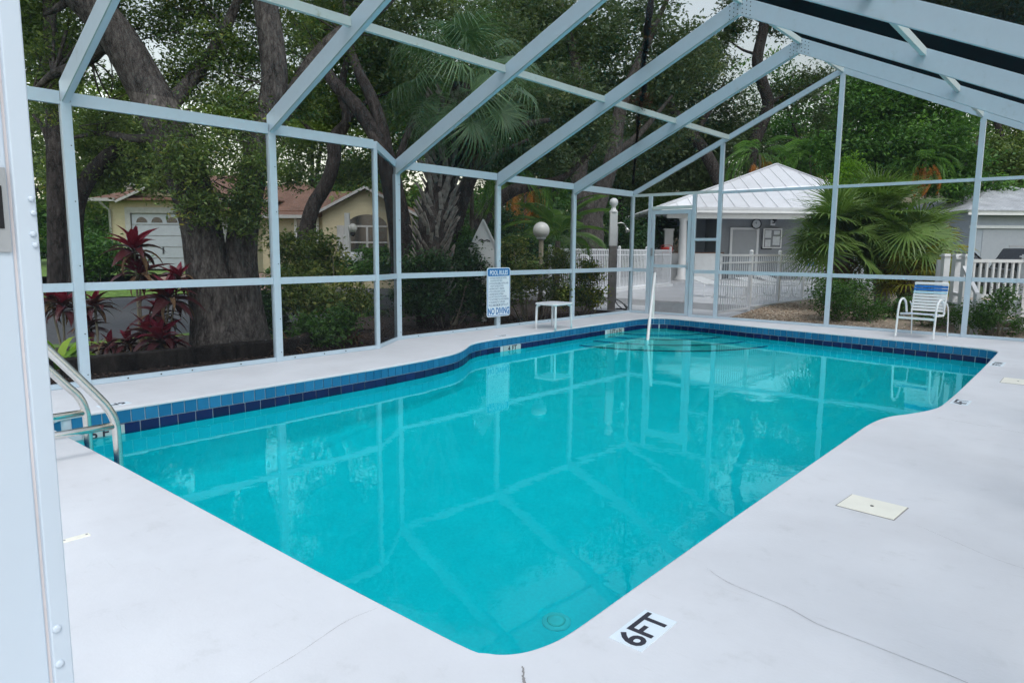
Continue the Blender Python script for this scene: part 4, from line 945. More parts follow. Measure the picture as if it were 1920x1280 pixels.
wing = thing("gabled_house", "yellow gabled house wing with arched window and brown shingle roof", "house", survey(690, 500, 27.5) - Vector((0, 0, 0.5)), VROT)
bpart(wing, "wall", MAT["siding_yellow"], ((-1.75, 0.0, -0.4), (1.75, 0.2, 2.62)), ((-4.6, 1.3, -0.4), (-1.75, 1.5, 2.62)), ((-1.75, 0.2, -0.4), (-1.6, 1.3, 2.62)))
poly_part(wing, "gable", MAT["siding_yellow"], [(-1.75, 0.0, 2.62), (1.75, 0.0, 2.62), (0, 0.0, 3.52), (-1.75, 0.2, 2.62), (1.75, 0.2, 2.62), (0, 0.2, 3.52)], [(0, 1, 2), (3, 5, 4), (0, 2, 5, 3), (1, 4, 5, 2)])
mb = MB(); mb.add([(-2.15, -0.3, 2.46), (0, -0.3, 3.60), (2.15, -0.3, 2.46), (-2.15, 6.5, 2.46), (0, 6.5, 3.60), (2.15, 6.5, 2.46)], [(0, 1, 4, 3), (1, 2, 5, 4)]); mb.build("gable_roof", MAT["shingle_brown"], wing)
mb = MB(); mb.beam((-2.17, -0.32, 2.42), (0, -0.32, 3.56), 0.04, 0.10); mb.beam((2.17, -0.325, 2.42), (0, -0.325, 3.56), 0.04, 0.10); mb.build("barge_board", MAT["trim"], wing)
poly_part(wing, "main_roof", MAT["shingle_brown"], [(-5.2, 0.85, 2.50), (-1.4, 0.85, 2.50), (-0.2, 6.0, 3.9), (-5.2, 6.0, 3.9)], [(0, 1, 2, 3)])
hip_roof(wing, -7.6, -1.6, 1.6, 11.0, 2.75, 4.35, MAT["shingle_brown"], ((-4.9, 6.2), (-4.4, 6.2)), 0.06, "upper_roof")
bpart(wing, "gutter", MAT["trim"], ((-5.2, 0.76, 2.40), (-2.15, 0.86, 2.53)))
aw = MB(); P = [(0.78 * math.cos(math.radians(a)), -0.02, 2.08 + 0.45 * math.sin(math.radians(a))) for a in range(0, 181, 12)] + [(-0.78, -0.02, 0.80), (0.78, -0.02, 0.80)]
aw.add(P, [tuple(range(len(P)))]); awo = aw.build("arched_window", MAT["glass_dark"], wing)
bpart(awo, "mullion", MAT["trim"], ((-0.04, -0.06, 0.80), (0.04, -0.022, 2.04)), ((-0.80, -0.06, 2.04), (0.80, -0.022, 2.11)), ((-0.80, -0.062, 1.42), (0.80, -0.022, 1.48)), ((-0.86, -0.06, 0.73), (0.86, -0.022, 0.80)))
for s in (-1, 1): bpart(wing, "shutter", MAT["trim"], ((s * 0.84, -0.05, 0.75), (s * 1.18, -0.003, 2.1)))
w2 = bpart(wing, "window", MAT["glass_dark"], ((-3.15, 1.27, 1.48), (-2.35, 1.297, 2.43)))
bpart(w2, "window_frame", MAT["white"], ((-3.25, 1.24, 1.38), (-3.15, 1.298, 2.53)), ((-2.35, 1.24, 1.38), (-2.25, 1.298, 2.53)), ((-3.15, 1.24, 2.43), (-2.35, 1.298, 2.53)), ((-3.15, 1.24, 1.38), (-2.35, 1.298, 1.48)), ((-2.78, 1.24, 1.48), (-2.72, 1.298, 2.43)))
drive = sheet("driveway", [tuple(survey_z(240, 512, 0.43)), tuple(survey_z(520, 512, 0.43)), (-23.2, 15.5, -0.05), (-22.9, 10.5, -0.05)], 0, MAT["pavers"])

# --- white garage building behind the right palms, and a beige one beyond
gr = thing("grey_roof_garage", "pale blue sided building with light grey hip roof beyond the right railing", "building", survey(1870, 505, 34.5), VROT)
bpart(gr, "wall", MAT["siding_white"], ((-1.55, 0.0, -0.6), (7.0, 0.2, 2.75)))
bpart(gr, "wall_side", MAT["siding_white"], ((-1.55, 0.2, -0.6), (-1.35, 9, 2.75)))
bpart(gr, "fascia", MAT["white"], ((-2.0, -0.5, 2.62), (7.3, -0.42, 2.82)))
bpart(gr, "soffit_beam", MAT["vinyl"], ((-1.6, -0.1, 2.0), (7.0, -0.01, 2.14)))
hip_roof(gr, -2.1, 7.4, -0.55, 9.0, 2.86, 4.45, MAT["shingle_grey"], ((2.2, 4.2), (3.1, 4.2)), 0.05)
bpart(gr, "garage_door", MAT["garage_panel"], ((-0.9, -0.02, -0.5), (4.6, -0.004, 1.95)))
far = thing("beige_house", "beige far house with grey roof glimpsed behind the right tree trunk", "house", survey(1800, 440, 52), VROT)
bpart(far, "wall", MAT["beige_wall"], ((-4.5, 0, -2), (6, 0.2, 2.9)), ((-4.5, 3.0, 2.0), (6, 3.2, 4.6)))
bpart(far, "roof", MAT["shingle_grey"], ((-5.0, -0.6, 1.2), (0.2, 2.0, 1.9)))
bpart(far, "window", MAT["glass_dark"], ((1.2, 2.96, 2.7), (2.7, 2.998, 3.9)))

# --- fences of white aluminium pickets
pk = MB(); pk.box((0, 0, 0.5), (0.018, 0.013, 1.0)); pk_thin = pk.mesh("picket", MAT["vinyl"])
pk = MB(); pk.box((0, 0, 0.5), (0.032, 0.024, 1.0)); pk_wide = pk.mesh("picket", MAT["vinyl"])
def picket_fence(label, pts, h, z0, pitch, posts, group, post_w=0.07, pk_me=None):
    a0 = Vector((*pts[0], z0)); f = thing("picket_fence", label, "fence", a0, 0, group)
    for (xa, ya), (xb, yb) in zip(pts[:-1], pts[1:]):
        a = Vector((xa, ya, z0)) - a0; b = Vector((xb, yb, z0)) - a0; L = (b - a).length; d = (b - a) / L
        for zz, hh in ((h - 0.03, 0.05), (h - 0.20, 0.035), (0.10, 0.05)):
            mb = MB(); mb.beam(a + Vector((0, 0, zz)), b + Vector((0, 0, zz)), 0.035, hh); mb.build("rail", MAT["vinyl"], f)
        n = int(L / pitch); ang = math.atan2(d.y, d.x)
        for k in range(1, n): inst("picket", pk_me, f, a + d * (k * L / n) + Vector((0, 0, 0.08)), (0, 0, ang), (1, 1, h - 0.12))
        m = max(1, round(L / posts))
        for k in range(0 if (xa, ya) == pts[0] else 1, m + 1):
            p = a + d * (k * L / m); mb = MB(); mb.box(p + Vector((0, 0, (h + 0.04) / 2)), (post_w, post_w, h + 0.04))
            po = mb.build("post", MAT["vinyl"], f)
            mb = MB(); mb.lathe(p + Vector((0, 0, h + 0.04)), [(0.045, 0), (0.05, 0.02), (0.035, 0.05), (0.002, 0.065)], 10); mb.build("cap", MAT["white"], po, True)
    return f
picket_fence("white picket fence between the gravel bed and the patio loungers", [(-6.62, 14.62), (-6.62, 20.3), (-6.62, 26.5)], 1.40, 0.0, 0.125, 1.9, "white picket fences", pk_me=pk_thin)
pA = survey(1030, 545, 19.5); pB = survey(1255, 528, 26.5)
bf = picket_fence("long white picket fence along the back of the patio", [(pA.x, pA.y), (pB.x, pB.y)], 1.36, 0.15, 0.115, 2.0, "white picket fences", pk_me=pk_wide)
kb = MB(); kb.beam((pA.x, pA.y, 0.19), (pB.x, pB.y, 0.19), 0.3, 0.10); kb.v = [tuple(Vector(v) - Vector((pA.x, pA.y, 0.15))) for v in kb.v]; kb.build("kerb", MAT["white"], bf)

# --- loungers on the patio
def lounger(label, loc, rz, up=0.0):
    t = thing("chaise_lounge", label, "lounger", loc, rz, "white strap loungers on the patio")
    for s in (-1, 1):
        mb = MB(); mb.tube([(s * 0.32, -0.95, 0.36), (s * 0.32, 0.35, 0.36)], 0.02, 8); mb.build("side_tube", MAT["strap_white"], t, True)
        mb = MB(); mb.tube([(s * 0.31, 0.33, 0.36), (s * 0.31, 0.33 + 0.75 * math.cos(up), 0.36 + 0.75 * math.sin(up))], 0.018, 8); mb.build("back_tube", MAT["strap_white"], t, True)
        for y in (-0.7, 0.25):
            mb = MB(); mb.tube(smooth_path([(s * 0.32, y - 0.12, 0.36), (s * 0.33, y - 0.13, 0.12), (s * 0.33, y - 0.05, 0.02), (s * 0.33, y + 0.15, 0.02), (s * 0.33, y + 0.22, 0.12), (s * 0.32, y + 0.2, 0.36)], 3), 0.016, 6); mb.build("leg", MAT["strap_white"], t, True)
    for k in range(17):
        mb = MB(); mb.box((0, -0.93 + k * 0.075, 0.375), (0.64, 0.055, 0.01)); mb.build("strap", MAT["strap_white"], t)
    for k in range(9):
        q = 0.08 + k * 0.08; mb = MB(); mb.box((0, 0.33 + q * math.cos(up), 0.375 + q * math.sin(up)), (0.62, 0.055, 0.01), Matrix.Rotation(up, 3, 'X')); mb.build("strap", MAT["strap_blue"] if k in (6, 7) and up > 0.5 else MAT["strap_white"], t)
    return t
lounger("white strap lounger nearest the screen door on the patio", (-8.3, 18.9, 0.15), math.radians(80), 0.25)
lounger("white strap lounger second along the picket fence", (-7.6, 20.6, 0.15), math.radians(78), 0.2)
lounger("white strap lounger third along the picket fence", (-7.7, 22.2, 0.15), math.radians(82), 0.3)
lounger("raised back lounger with a blue strap behind the fence", (-7.5, 24.2, 0.15), math.radians(172), 1.15)
lounger("white lounger furthest along the picket fence by the palm", (-7.2, 25.6, 0.15), math.radians(165), 0.3)
t = thing("red_tub", "small red tub on the clubhouse half wall", "tub", survey(1250, 475, 29.2), VROT)
mb = MB(); mb.lathe((0, 0, 0), [(0.20, 0), (0.26, 0.16), (0.28, 0.17), (0.20, 0.24), (0.002, 0.28)], 16); mb.build("body", MAT["red"], t, True)
mb = MB(); mb.tube(smooth_path([(-0.24, 0, 0.16), (-0.2, 0, 0.32), (0.2, 0, 0.32), (0.24, 0, 0.16)], 5), 0.012, 6); mb.build("handle", MAT["red"], t, True)
t = thing("notice_post", "plain white square post standing behind the porch column", "post", survey(1251, 520, 33.0), VROT)
bpart(t, "shaft", MAT["white"], ((-0.19, -0.1, 0), (0.19, 0.1, 2.2))); bpart(t, "cap", MAT["white"], ((-0.23, -0.13, 2.2), (0.23, 0.13, 2.28)))
t = thing("water_cooler", "dark drinks cooler standing by the porch column", "cooler", survey(1284, 522, 32.2), VROT)
mb = MB(); mb.lathe((0, 0, 0), [(0.22, 0), (0.25, 0.04), (0.26, 0.85), (0.28, 0.87), (0.28, 0.95), (0.10, 1.02)], 16); mb.build("body", MAT["carpaint"], t, True)
mb = MB(); mb.box((0, -0.3, 0.25), (0.08, 0.1, 0.08)); mb.build("tap", MAT["galv"], t)

# --- outdoor shower, lamp, signs
t = thing("outdoor_shower", "white square shower post with ball finial and shower head", "shower", (-9.35, 14.62, -0.05), VROT)
bpart(t, "lower_post", MAT["post_grey"], ((-0.085, -0.085, 0), (0.085, 0.085, 1.62)))
bpart(t, "sleeve", MAT["white"], ((-0.09, -0.09, 1.62), (0.09, 0.09, 2.42)))
mb = MB(); mb.lathe((0, 0, 2.42), [(0.11, 0), (0.11, 0.03), (0.07, 0.07), (0.05, 0.12), (0.05, 0.14), (0.095, 0.20), (0.105, 0.25), (0.09, 0.31), (0.05, 0.345), (0.002, 0.355)], 16); mb.build("finial", MAT["white"], t, True)
mb = MB(); mb.tube(smooth_path([(0.088, 0, 2.16), (0.20, 0, 2.18), (0.28, 0, 2.14), (0.33, 0, 2.05)], 5), 0.014, 8); sh = mb.build("shower_arm", MAT["steel"], t, True)
mb = MB(); mb.tube([(0.32, 0, 2.07), (0.345, 0, 2.02), (0.375, 0, 1.96)], [0.02, 0.045, 0.055], 12); mb.build("shower_head", MAT["steel"], sh, True)
mb = MB(); mb.tube([(0.10, -0.06, 2.1), (0.10, -0.06, 0.3)], 0.012, 6); mb.build("pipe", MAT["galv"], t, True)
t = thing("garden_hose", "black garden hose coiled at the foot of the shower post", "hose", (-9.15, 14.75, -0.04), 0)
P = [(0.14 * math.cos(a) * (1 + 0.1 * math.sin(a * 3)), 0.14 * math.sin(a), 0.03 + 0.02 * a / 6 + 0.25 * max(0, math.sin(a * 0.5)) ** 2) for a in np.linspace(0, 14, 60)]
mb = MB(); mb.tube(P, 0.012, 6); mb.build("coil", MAT["hose"], t, True)
mb = MB(); mb.tube([P[-1], (0.3, 0.0, 0.02), (0.36, 0.0, 0.02)], 0.016, 6); mb.build("nozzle", MAT["galv"], t, True)
lp = survey(1013, 575, 16.4)
t = globe_lamp("globe_lamp_post", "white globe lamp on a pale post beside the areca palm", (lp.x, lp.y, -0.07), 0.195, {"z": 1.98})
mb = MB(); mb.tube([(0, 0, 0), (0, 0, 1.82)], 0.055, 12); mb.build("pole", MAT["stem"], t, True)
mb = MB(); mb.lathe((0, 0, 1.76), [(0.07, 0), (0.11, 0.03), (0.11, 0.06), (0.08, 0.07)], 16); mb.build("collar", MAT["vinyl"], t, True)
mp_ = survey(655, 540, 19.0); mz = 0.02
t = globe_lamp("mailbox_post", "white mailbox post with globe lamp in front of the yellow house", (mp_.x, mp_.y, -0.08), 0.125, {"z": 2.08 , "y": -0.02})
for k, o_ in enumerate(t.children): o_.location = (0.13, 0, 0)
bpart(t, "post", MAT["white"], ((-0.075, -0.07, 0), (0.045, 0.07, 2.48)))
mb = MB(); mb.lathe((0.13, -0.02, 1.86), [(0.03, 0), (0.07, 0.05), (0.07, 0.10)], 12); mb.build("lamp_holder", MAT["black"], t, True)
bx_ = MB(); P = [(0.14 * math.cos(math.radians(a)), 0.10 + 0.14 * math.sin(math.radians(a))) for a in range(0, 181, 20)] + [(-0.14, -0.10), (0.14, -0.10)]
n_ = len(P); bx_.add([(x + 0.12, y0, z + 1.20) for y0 in (-0.26, 0.26) for x, z in P], [tuple(range(n_ - 1, -1, -1)), tuple(range(n_, 2 * n_))] + [(k, (k + 1) % n_, n_ + (k + 1) % n_, n_ + k) for k in range(n_)])
bx_.v = [((y + 0.12), (x - 0.12), z) for x, y, z in bx_.v]; bx_.build("mailbox", MAT["vinyl"], t)
bpart(t, "support_arm", MAT["white"], ((-0.15, -0.12, 0.95), (0.36, 0.12, 1.08)))
bpart(t, "number_plate", MAT["white"], ((-0.10, -0.09, 1.35), (-0.03, -0.075, 1.9)))
sp_ = survey(908, 500, 14.6)
t = thing("gabled_signboard", "white gable topped signboard poking out of the dark hedge", "sign", (sp_.x, sp_.y, -0.07), VROT)
P = [(-0.36, 1.25), (0.36, 1.25), (0.36, 1.62), (0.06, 2.07), (-0.36, 1.62)]
P = [(-0.20, 0.9), (0.20, 0.9), (0.26, 1.55), (-0.02, 2.12), (-0.30, 1.55)]
mb = MB(); mb.add([(x, y, z) for y in (-0.03, 0.03) for x, z in P], [(4, 3, 2, 1, 0), (5, 6, 7, 8, 9)] + [(k, (k + 1) % 5, 5 + (k + 1) % 5, 5 + k) for k in range(5)]); mb.build("board", MAT["white"], t)
mb = MB(); mb.beam((-0.02, -0.02, 2.14), (0.28, -0.02, 1.53), 0.12, 0.03); mb.beam((-0.02, -0.022, 2.14), (-0.32, -0.022, 1.53), 0.12, 0.03); mb.build("gable_trim", MAT["white"], t)
mb = MB(); mb.tube(smooth_path([(-0.12, -0.034, 1.70), (-0.06, -0.034, 1.73), (0.0, -0.034, 1.70), (0.06, -0.034, 1.72), (0.12, -0.034, 1.69)], 4), 0.012, 5); mb.build("scroll_mark", MAT["black"], t)
mb = MB(); mb.tube(smooth_path([(-0.06, -0.034, 1.02), (0.0, -0.034, 1.06), (0.06, -0.034, 1.01)], 4), 0.012, 5); mb.build("scroll_mark", MAT["black"], t)
bpart(t, "stake", MAT["white"], ((-0.05, -0.03, 0), (0.05, 0.03, 0.9)))

# --- ramp porch with white railing on the right
rpo = survey(1850, 600, 13.2)
rp = thing("ramp_porch", "white railed timber ramp porch outside the right end of the screen", "porch", (rpo.x, rpo.y, -0.06), VROT)
def rpb(name, mat, *spans): return bpart(rp, name, mat, *spans)
Z0 = 0.55
for k in range(9):
    rpb("deck_board", MAT["galv"], ((-0.55 + 0.05 * k, 0.06 + k * 0.145, Z0 - 0.04), (2.2, 0.195 + k * 0.145, Z0)))
rpb("fascia", MAT["vinyl"], ((-0.62, 0.0, Z0 - 0.22), (2.2, 0.045, Z0 + 0.005)))
for x, y in ((-0.54, -0.07), (0.60, -0.07), (-0.195, 0.75), (-0.08, 1.30), (1.9, -0.07)):
    p_ = rpb("post", MAT["white"], ((x - 0.06, y - 0.06, 0), (x + 0.06, y + 0.06, 1.45)))
    mb = MB(); mb.box((x, y, 1.465), (0.17, 0.17, 0.03)); mb.box((x, y, 1.49), (0.12, 0.12, 0.03)); mb.build("cap", MAT["white"], p_)
for z in (1.38, 0.72): rpb("rail", MAT["white"], ((-0.475, -0.10, z - 0.03), (0.535, -0.03, z + 0.03))); rpb("rail", MAT["white"], ((0.665, -0.10, z - 0.03), (1.835, -0.03, z + 0.03)))
for k in range(8): rpb("baluster", MAT["white"], ((-0.40 + k * 0.122, -0.085, 0.75), (-0.365 + k * 0.122, -0.045, 1.35)))
for k in range(9): rpb("baluster", MAT["white"], ((0.75 + k * 0.122, -0.085, 0.75), (0.785 + k * 0.122, -0.045, 1.35)))
rpb("side_panel", MAT["vinyl"], ((-0.16, 1.44, 0.60), (0.10, 1.48, 1.38)))
for z in (1.38, 0.72):
    mb = MB(); mb.beam((-0.52, -0.01, z), (-0.22, 0.69, z), 0.06, 0.06); mb.build("side_rail", MAT["white"], rp)
for x in (-0.62, 0.66):
    mb = MB(); mb.beam((x, -0.14, 1.26), (x - 0.10, -0.72, 0.80), 0.07, 0.06); mb.build("sloping_handrail", MAT["white"], rp)
    mb = MB(); mb.box((x - 0.10, -0.74, 0.40), (0.09, 0.09, 0.80)); mb.build("newel", MAT["vinyl"], rp)
for k in range(3): rpb("stair_tread", MAT["galv"], ((-0.5, -0.32 - k * 0.20, 0.40 - k * 0.13), (0.5, -0.13 - k * 0.20, 0.43 - k * 0.13)))

# --- two parked vehicles glimpsed beyond the railing
def car(label, loc, rz, mat):
    t = thing("parked_car", label, "car", loc, rz, "cars parked beyond the right railing")
    prof = [(-2.3, 0.35), (-2.35, 0.75), (-2.2, 0.98), (-1.25, 1.05), (-0.65, 1.62), (1.7, 1.68), (2.2, 1.10), (2.3, 0.7), (2.25, 0.35)]
    n = len(prof); mb = MB()
    ins = lambda z: 0.90 if z < 1.1 else 0.74
    mb.add([(x, -ins(z), z) for x, z in prof] + [(x, ins(z), z) for x, z in prof], [tuple(range(n - 1, -1, -1)), tuple(range(n, 2 * n))] + [(k, (k + 1) % n, n + (k + 1) % n, n + k) for k in range(n)])
    mb.build("body", mat, t, bevel=0.05)
    mb = MB(); mb.add([(-1.22, -0.86, 1.09), (-1.22, 0.86, 1.09), (-0.72, 0.74, 1.58), (-0.72, -0.74, 1.58)], [(0, 1, 2, 3)]); mb.v = [(x - 0.02, y, z + 0.02) for x, y, z in mb.v]; mb.build("windscreen", MAT["glass_dark"], t)
    for s in (-1, 1):
        for xa, xb in ((-0.95, 0.25), (0.35, 1.6)):
            mb = MB(); mb.add([(xa, s * 0.912, 1.10), (xb, s * 0.912, 1.10), (min(xb, 1.55), s * 0.765, 1.55), (max(xa, -0.6), s * 0.765, 1.55)], [(0, 1, 2, 3)]); mb.build("side_window", MAT["glass_dark"], t)
        for x in (-1.5, 1.45):
            V = MB(); V.lathe((0, 0, 0), [(0.20, -0.11), (0.33, -0.11), (0.35, -0.06), (0.35, 0.06), (0.33, 0.11), (0.20, 0.11)], 20); V.v = [(a + x, c + s * 0.82, b + 0.35) for a, b, c in V.v]; wh = V.build("wheel", MAT["tyre"], t, True)
        mb = MB(); mb.box((-0.85, s * 1.0, 1.15), (0.14, 0.22, 0.16)); mb.build("mirror", mat, t, bevel=0.03)
        mb = MB(); mb.box((-2.3, s * 0.62, 0.75), (0.1, 0.36, 0.16)); mb.build("headlight", MAT["globe"], t, bevel=0.02)
        mb = MB(); mb.beam((-0.4, s * 0.62, 1.74), (1.5, s * 0.62, 1.76), 0.04, 0.05); mb.build("roof_rack", MAT["galv"], t)
    return t
car("dark car with roof rack at the right edge beyond the railing", Vector((*survey(1965, 515, 28.0)[:2], 0.0)), VROT + math.radians(200), MAT["carpaint"])
car("dark car partly hidden behind the right screen post", Vector((*survey(1765, 512, 27.0)[:2], -0.1)), VROT + math.radians(180), MAT["carpaint"])

# --- timber edging in the left bed
for k, (a, b, lab) in enumerate((((-9.22, 0.2), (-9.22, 2.55), "dark landscape timber under the leftmost ti plants"), ((-9.18, 2.60), (-8.98, 5.45), "long dark landscape timber in front of the oak"), ((-8.80, 5.42), (-9.9, 6.6), "short dark landscape timber turning in beside the hedge"))):
    d_ = Vector((b[0] - a[0], b[1] - a[1])); L = d_.length
    t = thing("landscape_timber", lab, "timber", (a[0], a[1], -0.07), math.atan2(d_.y, d_.x), "timbers edging the left bed")
    bpart(t, "beam", MAT["timber"], ((0, -0.09, 0.0), (L - 0.03, 0.09, 0.22)), bevel=0.02)
    if k == 1: bpart(t, "lower_beam", MAT["timber"], ((0.1, -0.03, -0.05), (L - 0.1, 0.13, 0.02)))
    for q in (0.3, L - 0.35):
        mb = MB(); mb.lathe((q, 0, 0.22), [(0.012, -0.01), (0.012, 0.004), (0.002, 0.006)], 8); mb.build("spike", MAT["galv"], t)
# ------------------------------------------------------------------ vegetation
def leaf_mesh(name, P, size, mat, parent, rng, tint, aspect=0.42, up=0.5, fold=0.18, dirs=None):
    n = len(P)
    L = (size * rng.uniform(0.45, 1.55, n))[:, None]
    nrm = rng.standard_normal((n, 3)); nrm[:, 2] = np.abs(nrm[:, 2]) + up; nrm /= np.linalg.norm(nrm, axis=1, keepdims=True)
    t = rng.standard_normal((n, 3))
    if dirs is not None: t = t * 0.45 + dirs
    t -= nrm * (t * nrm).sum(1, keepdims=True); t /= np.linalg.norm(t, axis=1, keepdims=True) + 1e-9
    s = np.cross(nrm, t)
    base = P - t * L * 0.5; tip = P + t * L * 0.5 - nrm * L * 0.10
    lf = P + s * L * aspect * 0.5 + nrm * L * fold * 0.5 - t * L * 0.05; rt = P - s * L * aspect * 0.5 + nrm * L * fold * 0.5 - t * L * 0.05
    V = np.stack([base, lf, tip, rt], 1).reshape(-1, 3)
    F = np.arange(n * 4).reshape(n, 4)
    return raw_mesh(name, V, F, 4, mat, np.repeat(np.clip(tint, 0, 1), 4), parent)
def cluster_points(blobs, n, rng, csize, per, shell=0.55):
    """blobs: (centre, radii); returns leaf points gathered in small clumps spread through the blobs' outer volume"""
    vols = np.array([b[1][0] * b[1][1] * b[1][2] for b in blobs]) ** 0.75; vols /= vols.sum()
    nc = max(1, int(n / per)); idx = rng.choice(len(blobs), nc, p=vols)
    C_ = np.array([b[0] for b in blobs], float)[idx]; R_ = np.array([b[1] for b in blobs], float)[idx]
    d = rng.standard_normal((nc, 3)); d /= np.linalg.norm(d, axis=1, keepdims=True)
    rad = (shell + (1 - shell) * rng.random((nc, 1))) * rng.uniform(0.75, 1.12, (nc, 1))
    cc = C_ + d * R_ * rad
    ctint = 0.42 + 0.22 * d[:, 2] * 0 + rng.normal(0, 0.16, nc)
    k = rng.integers(0, nc, n)
    cs = csize * rng.uniform(0.6, 1.4, nc)
    off = rng.standard_normal((n, 3)) * cs[k][:, None] * np.array([1, 1, 0.6])
    return cc[k] + off, ctint[k] + rng.normal(0, 0.10, n), cc
def limb(mb, pts, n=8, sub=5):
    """pts: (x,y,z,r)"""
    P = smooth_path([p[:3] for p in pts], sub); R = lerp_list([p[3] for p in pts], sub)
    mb.tube(P, R, n)
def S(px, py, b, r): p = survey(px, py, b); return (p.x, p.y, p.z, r)
def blob(px, py, b, rpx, rpy, rb): p = survey(px, py, b); k = b / FPX; return ((p.x, p.y, p.z), (rpx * k, rpx * k, rpy * k)) if rb is None else ((p.x, p.y, p.z), (max(rpx * k, rb) if False else rpx * k, rb, rpy * k))
def BL(*rows): return [blob(r[0], r[1], r[2], r[3], r[4], None) for r in rows]

def tree(name, label, limbs, blobs, n, size, leafmat, seed, bark="bark", csize=0.28, per=45, group="oak and shade trees", up=0.5, twigs=0, shell=0.45, aspect=0.42, base=None):
    rng = np.random.default_rng(seed); rr = random.Random(seed)
    b0 = Vector(base or limbs[0][0][:3])
    t = thing(name, label, "tree", b0, 0, group)
    mb = MB()
    for L in limbs: limb(mb, [(p[0] - b0.x, p[1] - b0.y, p[2] - b0.z, p[3]) for p in L], 12 if L[0][3] > 0.12 else 7)
    P, ti, cc = cluster_points(blobs, n, rng, csize, per, shell)
    if twigs:
        lp = np.array([q[:3] for L in limbs for q in L])
        for c in cc[rng.choice(len(cc), min(twigs, len(cc)), False)]:
            j = np.argmin(((lp - c) ** 2).sum(1)); a = lp[j]; mid = (a + c) / 2 + rng.normal(0, 0.15, 3)
            r0 = 0.010 + 0.008 * np.linalg.norm(c - a); mb.tube(smooth_path([a - np.array(b0), mid - np.array(b0), c - np.array(b0)], 3), [r0 * (1 - 0.11 * q) for q in range(7)], 5, False)
    mb.build("trunk", MAT[bark], t, True)
    leaf_mesh("crown", P - np.array(b0), size, MAT[leafmat], t, rng, ti, aspect=aspect, up=up)
    return t
def wild_tree(name, label, base, h, spread, n, size, leafmat, seed, bark="bark_dark", lean=(0, 0), trunk_r=0.25, z_lo=0.3, group="trees beyond the screens", per=40, csize=0.42):
    rr = random.Random(seed); bx, by, bz = base; limbs = []; blobs = []
    fork = h * rr.uniform(0.26, 0.36); top = (bx + lean[0] * 0.5, by + lean[1] * 0.5, bz + fork)
    limbs.append([(bx, by, bz - 0.3, trunk_r * 1.25), (bx, by, bz + 0.5, trunk_r), (bx + lean[0] * 0.2 + rr.uniform(-.15, .15), by + lean[1] * 0.2, bz + fork * 0.55, trunk_r * 0.9), (*top, trunk_r * 0.8)])
    for k in range(rr.randint(5, 7)):
        a = k * 2.4 + rr.uniform(-0.5, 0.5); q = rr.uniform(0.45, 1.0); ze = bz + h * rr.uniform(z_lo + 0.15, 0.95)
        ex = bx + lean[0] + spread * q * math.cos(a); ey = by + lean[1] + spread * q * math.sin(a)
        m1 = (top[0] + (ex - top[0]) * 0.35 + rr.uniform(-.4, .4), top[1] + (ey - top[1]) * 0.35 + rr.uniform(-.4, .4), top[2] + (ze - top[2]) * 0.5)
        m2 = (top[0] + (ex - top[0]) * 0.7 + rr.uniform(-.4, .4), top[1] + (ey - top[1]) * 0.7, top[2] + (ze - top[2]) * 0.85)
        limbs.append([(*top, trunk_r * 0.55), (*m1, trunk_r * 0.42), (*m2, trunk_r * 0.26), (ex, ey, ze, trunk_r * 0.08)])
        for p, s in ((m2, 0.42), ((ex, ey, ze), 0.5)):
            blobs.append((p, (spread * s * rr.uniform(0.8, 1.2), spread * s * rr.uniform(0.8, 1.2), h * 0.13 * rr.uniform(0.8, 1.3))))
    blobs.append(((bx + lean[0], by + lean[1], bz + h * 0.85), (spread * 0.6, spread * 0.6, h * 0.16)))
    for k in range(3):
        a = rr.uniform(0, 6.28); blobs.append(((bx + spread * 0.8 * math.cos(a), by + spread * 0.8 * math.sin(a), bz + h * rr.uniform(z_lo, z_lo + 0.2)), (spread * 0.4, spread * 0.4, h * 0.10)))
    return tree(name, label, limbs, blobs, n, size, leafmat, seed, bark, csize, per, group, 0.4, 0, 0.35)

